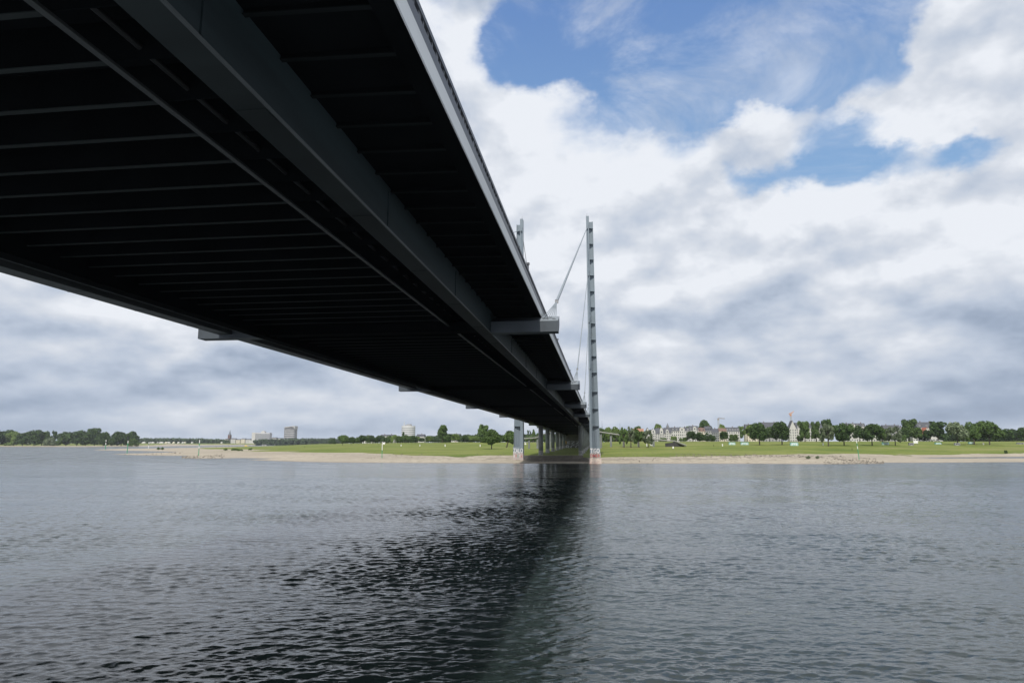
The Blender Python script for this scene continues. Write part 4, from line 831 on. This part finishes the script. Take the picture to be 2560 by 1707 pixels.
# ------------------------------------------------------------------ people
import bmesh
def person(px,ybase,hpx,shirt,label,stride=.18,d_=None):
    p,d_=(ontop(px,ybase) if d_ is None else atd(px,d_)); H=max(1.75,hpx/FPX*d_*.0+1.75); e_=None
    J={'hip':(0,0,.93,.13),'chest':(0,0,1.30,.15),'neck':(0,0,1.48,.06),'head':(0,-.02,1.62,.10),'top':(0,-.01,1.74,.07),
       'lk':(.10,-stride*.6,.50,.075),'lf':(.10,-stride,.06,.05),'lt':(.10,-stride-.14,.03,.04),'rk':(-.10,stride*.4,.50,.075),'rf':(-.10,stride,.06,.05),'rt':(-.10,stride-.12,.03,.04),
       'ls':(.20,0,1.40,.06),'le':(.26,.08,1.12,.045),'lh':(.25,-.06,.88,.035),'rs':(-.20,0,1.40,.06),'re':(-.26,-.04,1.12,.045),'rh':(-.25,-.16,.90,.035)}
    ed=[('hip','chest'),('chest','neck'),('neck','head'),('head','top'),('hip','lk'),('lk','lf'),('lf','lt'),('hip','rk'),('rk','rf'),('rf','rt'),('chest','ls'),('ls','le'),('le','lh'),('chest','rs'),('rs','re'),('re','rh')]
    ks=list(J); me=bpy.data.meshes.new('person'); me.from_pydata([J[k][:3] for k in ks],[(ks.index(a),ks.index(b_)) for a,b_ in ed],[])
    o=bpy.data.objects.new('person',me); C.objects.link(o); o.modifiers.new('s','SKIN'); 
    if not me.skin_vertices:
        bm=bmesh.new(); bm.from_mesh(me); bm.verts.layers.skin.verify(); bm.to_mesh(me); bm.free()
    for i,k in enumerate(ks): me.skin_vertices[0].data[i].radius=(J[k][3],J[k][3]); me.skin_vertices[0].data[i].use_root=(k=='hip')
    o.modifiers.new('ss','SUBSURF').render_levels=1
    dg=bpy.context.evaluated_depsgraph_get(); dg.update(); m2=bpy.data.meshes.new_from_object(o.evaluated_get(dg)); bpy.data.objects.remove(o)
    m2.materials.clear(); m2.materials.append(shirt); o=bpy.data.objects.new('person',m2); C.objects.link(o); o.location=p; o.rotation_euler=(0,0,math.pi/2); tag(o,label,'person'); return o
cl=mat('dark_clothes',(.03,.03,.04),.9,.1,2); cl2=mat('orange_jacket',(.65,.18,.05),.9,.1,2)
person(2129,1126,5,cl,'person in dark clothes walking on the grass just left of the striped river pole'); person(947,1113,8,cl,'person in dark clothes standing beside the river pole left of the bridge'); person(1140,1106,4,cl2,'person in an orange jacket at the far edge of the left meadow'); person(1784,1116,3,cl,'person in dark clothes on the meadow below the grey tower crane'); person(541,1119.5,4,cl,'person in dark clothes on the grassy tongue at left'); person(762,1118,4,cl,'person in dark clothes on the left meadow below the twisted roof tower')
# ------------------------------------------------------------------ boats
def onwater(px,y): q=onlevel(px,y,HW); return Vector((q.x,q.y,HW)),q.dot(FH)
p,d_=onwater(590,1112.2); u1=d_/FPX; e_=empty('river_barge',p,'long white river cruise boat moored below the church','boat')
mb=MB(); mb.loft([[(x*u1,y,z_) for x in (a,) for y in (-5,5) for z_ in ((-.5,2.6) if y<0 else (2.6,-.5))] for a in (-28,-24,27,30)]); mb.build('hull',white,e_)
mb=MB(); mb.box(-8*u1,26*u1,-4,4,2.6,6.5); cb_=mb.build('cabin',white,e_); mb=MB(); mb.box(-7*u1,25*u1,-4.1,-4.01,3.5,5.2); mb.build('window_strip',glass,cb_)
mb=MB(); mb.box(-8*u1,24*u1,-3.6,3.6,6.52,8.3); mb.build('upper_deck',greyw,e_)
p,d_=onwater(616,1116.3); u1=d_/FPX; e_=empty('yellow_boat',p,'small yellow work boat on the inner water below the banded slab block','boat'); yl=mat('yellow_boat_paint',(.70,.50,.05),.5,.1,.5)
mb=MB(); mb.loft([[(x*u1,y*w_,z_) for y,z_ in ((-2.2,1.6),(2.2,1.6),(1.5,-.3),(-1.5,-.3))] for x,w_ in ((-6.5,.4),(-5,1),(5,1),(7,.3))]); mb.build('hull',yl,e_)
mb=MB(); mb.box(-4*u1,2*u1,-1.6,1.6,1.6,3.4); mb.build('cabin',yl,e_); mb=MB(); mb.box(2.2*u1,4*u1,-1.2,1.2,1.6,2.8); mb.build('wheelhouse',white,e_)
p,d_=onwater(661,1115.8); u1=d_/FPX; e_=empty('house_boat',p,'white houseboat with a long jetty below the twisted roof tower','boat')
mb=MB(); mb.box(-6*u1,6*u1,-3,3,-.3,1.2); mb.build('pontoon',greyw,e_); mb=MB(); mb.box(-5*u1,5*u1,-2.5,2.5,1.2,4.6); wl=mb.build('cabin',white,e_); mb=MB(); mb.box(-4*u1,4*u1,-2.62,-2.51,2.,3.6); mb.build('window_strip',glass,wl)
mb=MB(); mb.box(-5.5*u1,5.5*u1,-3,3,4.62,5.2); mb.build('roof',white,e_); mb=MB(); mb.box(6.1*u1,30*u1,-1,1,.5,1.2); mb.build('jetty',greyw,e_); mb=MB(); mb.tube((27*u1,0,1.2),(27*u1,0,6),.5,.3,8); mb.build('jetty_mast',white,e_)
# tents at the far left
for i,(px,w_,m_) in enumerate(((358,9,white),(381,6,white),(402,11,white),(414,6,cream),(420,9,white),(433,5,cream),(445,5,white),(456,5,white),(461,4,cream),(479,4,white),(375,5,greyw),(393,4,greyw),(553,4,white))):
    d_=3110+ (i%3)*12; p,_=atd(px,d_); u1=d_/FPX; W=w_*u1; e_=empty('marquee_tent',p,'white marquee or van in the loose row on the far bank behind the sand spits','tent','white marquees on the far bank behind the sand spits')
    mb=MB(); mb.box(-W/2,W/2,0,8,0,4.2); mb.build('wall',m_,e_); mb=MB(); mb.loft([[(-W/2,0,4.2),(W/2,0,4.2),(W/2,8,4.2),(-W/2,8,4.2)],[(-W/4,3.5,7.2),(W/4,3.5,7.2),(W/4,4.5,7.2),(-W/4,4.5,7.2)]]); mb.build('roof',m_,e_)
# parked cars below the houses at right
for i,px in enumerate((2117,2124,2132,2140,2305,2320,2334,2344,2352)):
    p,d_=atd(px,728.); e_=empty('parked_car',p,'light coloured car in the line of parked cars on the dike road','car','cars parked on the dike road'); mb=MB()
    mb.loft([[(-2.2,y,.3),(2.2,y,.3),(2.2,y,.85),(1.3,y,.95),(.8,y,1.45),(-1.2,y,1.45),(-1.8,y,.95),(-2.2,y,.85)] for y in (-.85,.85)]); mb.build('body',(white,greyw,wp)[i%3],e_)
    mb=MB(); mb.loft([[(1.15,y,.97),(.72,y,1.38),(-1.1,y,1.38),(-1.6,y,.97)] for y in (-.865,.865)]); mb.build('side_windows',glass,e_)
    for s_ in (-1.35,1.35): mb=MB(); mb.tube((s_,-.9,.32),(s_,.9,.32),.32,n=12); mb.build('wheel',dark,e_)
# loose stones and drift on the beach: nobody could count them
sv=[];sf=[];r_=np.random.default_rng(4); ov=np.array([(1,0,0),(0,1,0),(-1,0,0),(0,-1,0),(0,0,.7),(0,0,-.7)]); of=[(0,1,4),(1,2,4),(2,3,4),(3,0,4),(1,0,5),(2,1,5),(3,2,5),(0,3,5)]
def scatter(n,x0,x1,y0,y1,s0,s1):
    for _ in range(n):
        px=r_.uniform(x0,x1); py=r_.uniform(y0,y1)+0; q=onlevel(px,py,-8.0); z_=gz(q.x,q.y); s=r_.uniform(s0,s1)*(.5+r_.random()); b0=len(sv)
        if z_<HW-.35: continue
        a=r_.random()*6.28; ca_,sa_=math.cos(a),math.sin(a)
        for v in ov*(1+r_.normal(size=(6,3))*.15)*[1,.8,.7]: sv.append((q.x+(v[0]*ca_-v[1]*sa_)*s,q.y+(v[0]*sa_+v[1]*ca_)*s,z_+s*.2+v[2]*s))
        sf.extend(tuple(b0+i for i in f) for f in of)
scatter(420,2060,2210,1153,1160,.18,.42); scatter(300,2080,2190,1149,1153,.18,.4); scatter(450,1690,2110,1146,1150.5,.2,.45); scatter(450,1290,1740,1143,1157,.12,.32); scatter(300,455,560,1138,1146,.25,.6); scatter(90,290,460,1131,1138,.25,.6); scatter(200,900,1290,1143,1151,.12,.3); scatter(160,1780,2080,1150,1157,.12,.3)
me=bpy.data.meshes.new('stones'); me.from_pydata(sv,[],sf); me.materials.append(mat('river_stone',(.24,.21,.17),.9,.3,.3,c2=(.07,.065,.05))); o=bpy.data.objects.new('stones',me); C.objects.link(o); tag(o,'scattered grey brown stones and driftwood along the sandy river edge','stones',kind='stuff')

# ------------------------------------------------------------------ the air
mb=MB(); mb.box(-8500,8500,-600,8600,-13.5,116); hz_=mb.build('haze',None) if False else None
me=bpy.data.meshes.new('haze'); me.from_pydata(mb.v,[],mb.f); hm=bpy.data.materials.new('haze_air'); hm.use_nodes=True; hm.node_tree.nodes.clear()
vo=hm.node_tree.nodes.new('ShaderNodeVolumePrincipled'); vo.inputs['Color'].default_value=(.80,.86,.95,1); vo.inputs['Density'].default_value=.00004
om=hm.node_tree.nodes.new('ShaderNodeOutputMaterial'); hm.node_tree.links.new(vo.outputs[0],om.inputs['Volume']); me.materials.append(hm)
ho=bpy.data.objects.new('haze',me); C.objects.link(ho); tag(ho,'thin pale haze filling the air over the river',kind='stuff')
for o in list(C.objects):
    if o.get('label') and len(o['label'].split())>16: print('LONG',len(o['label'].split()),o['label'])
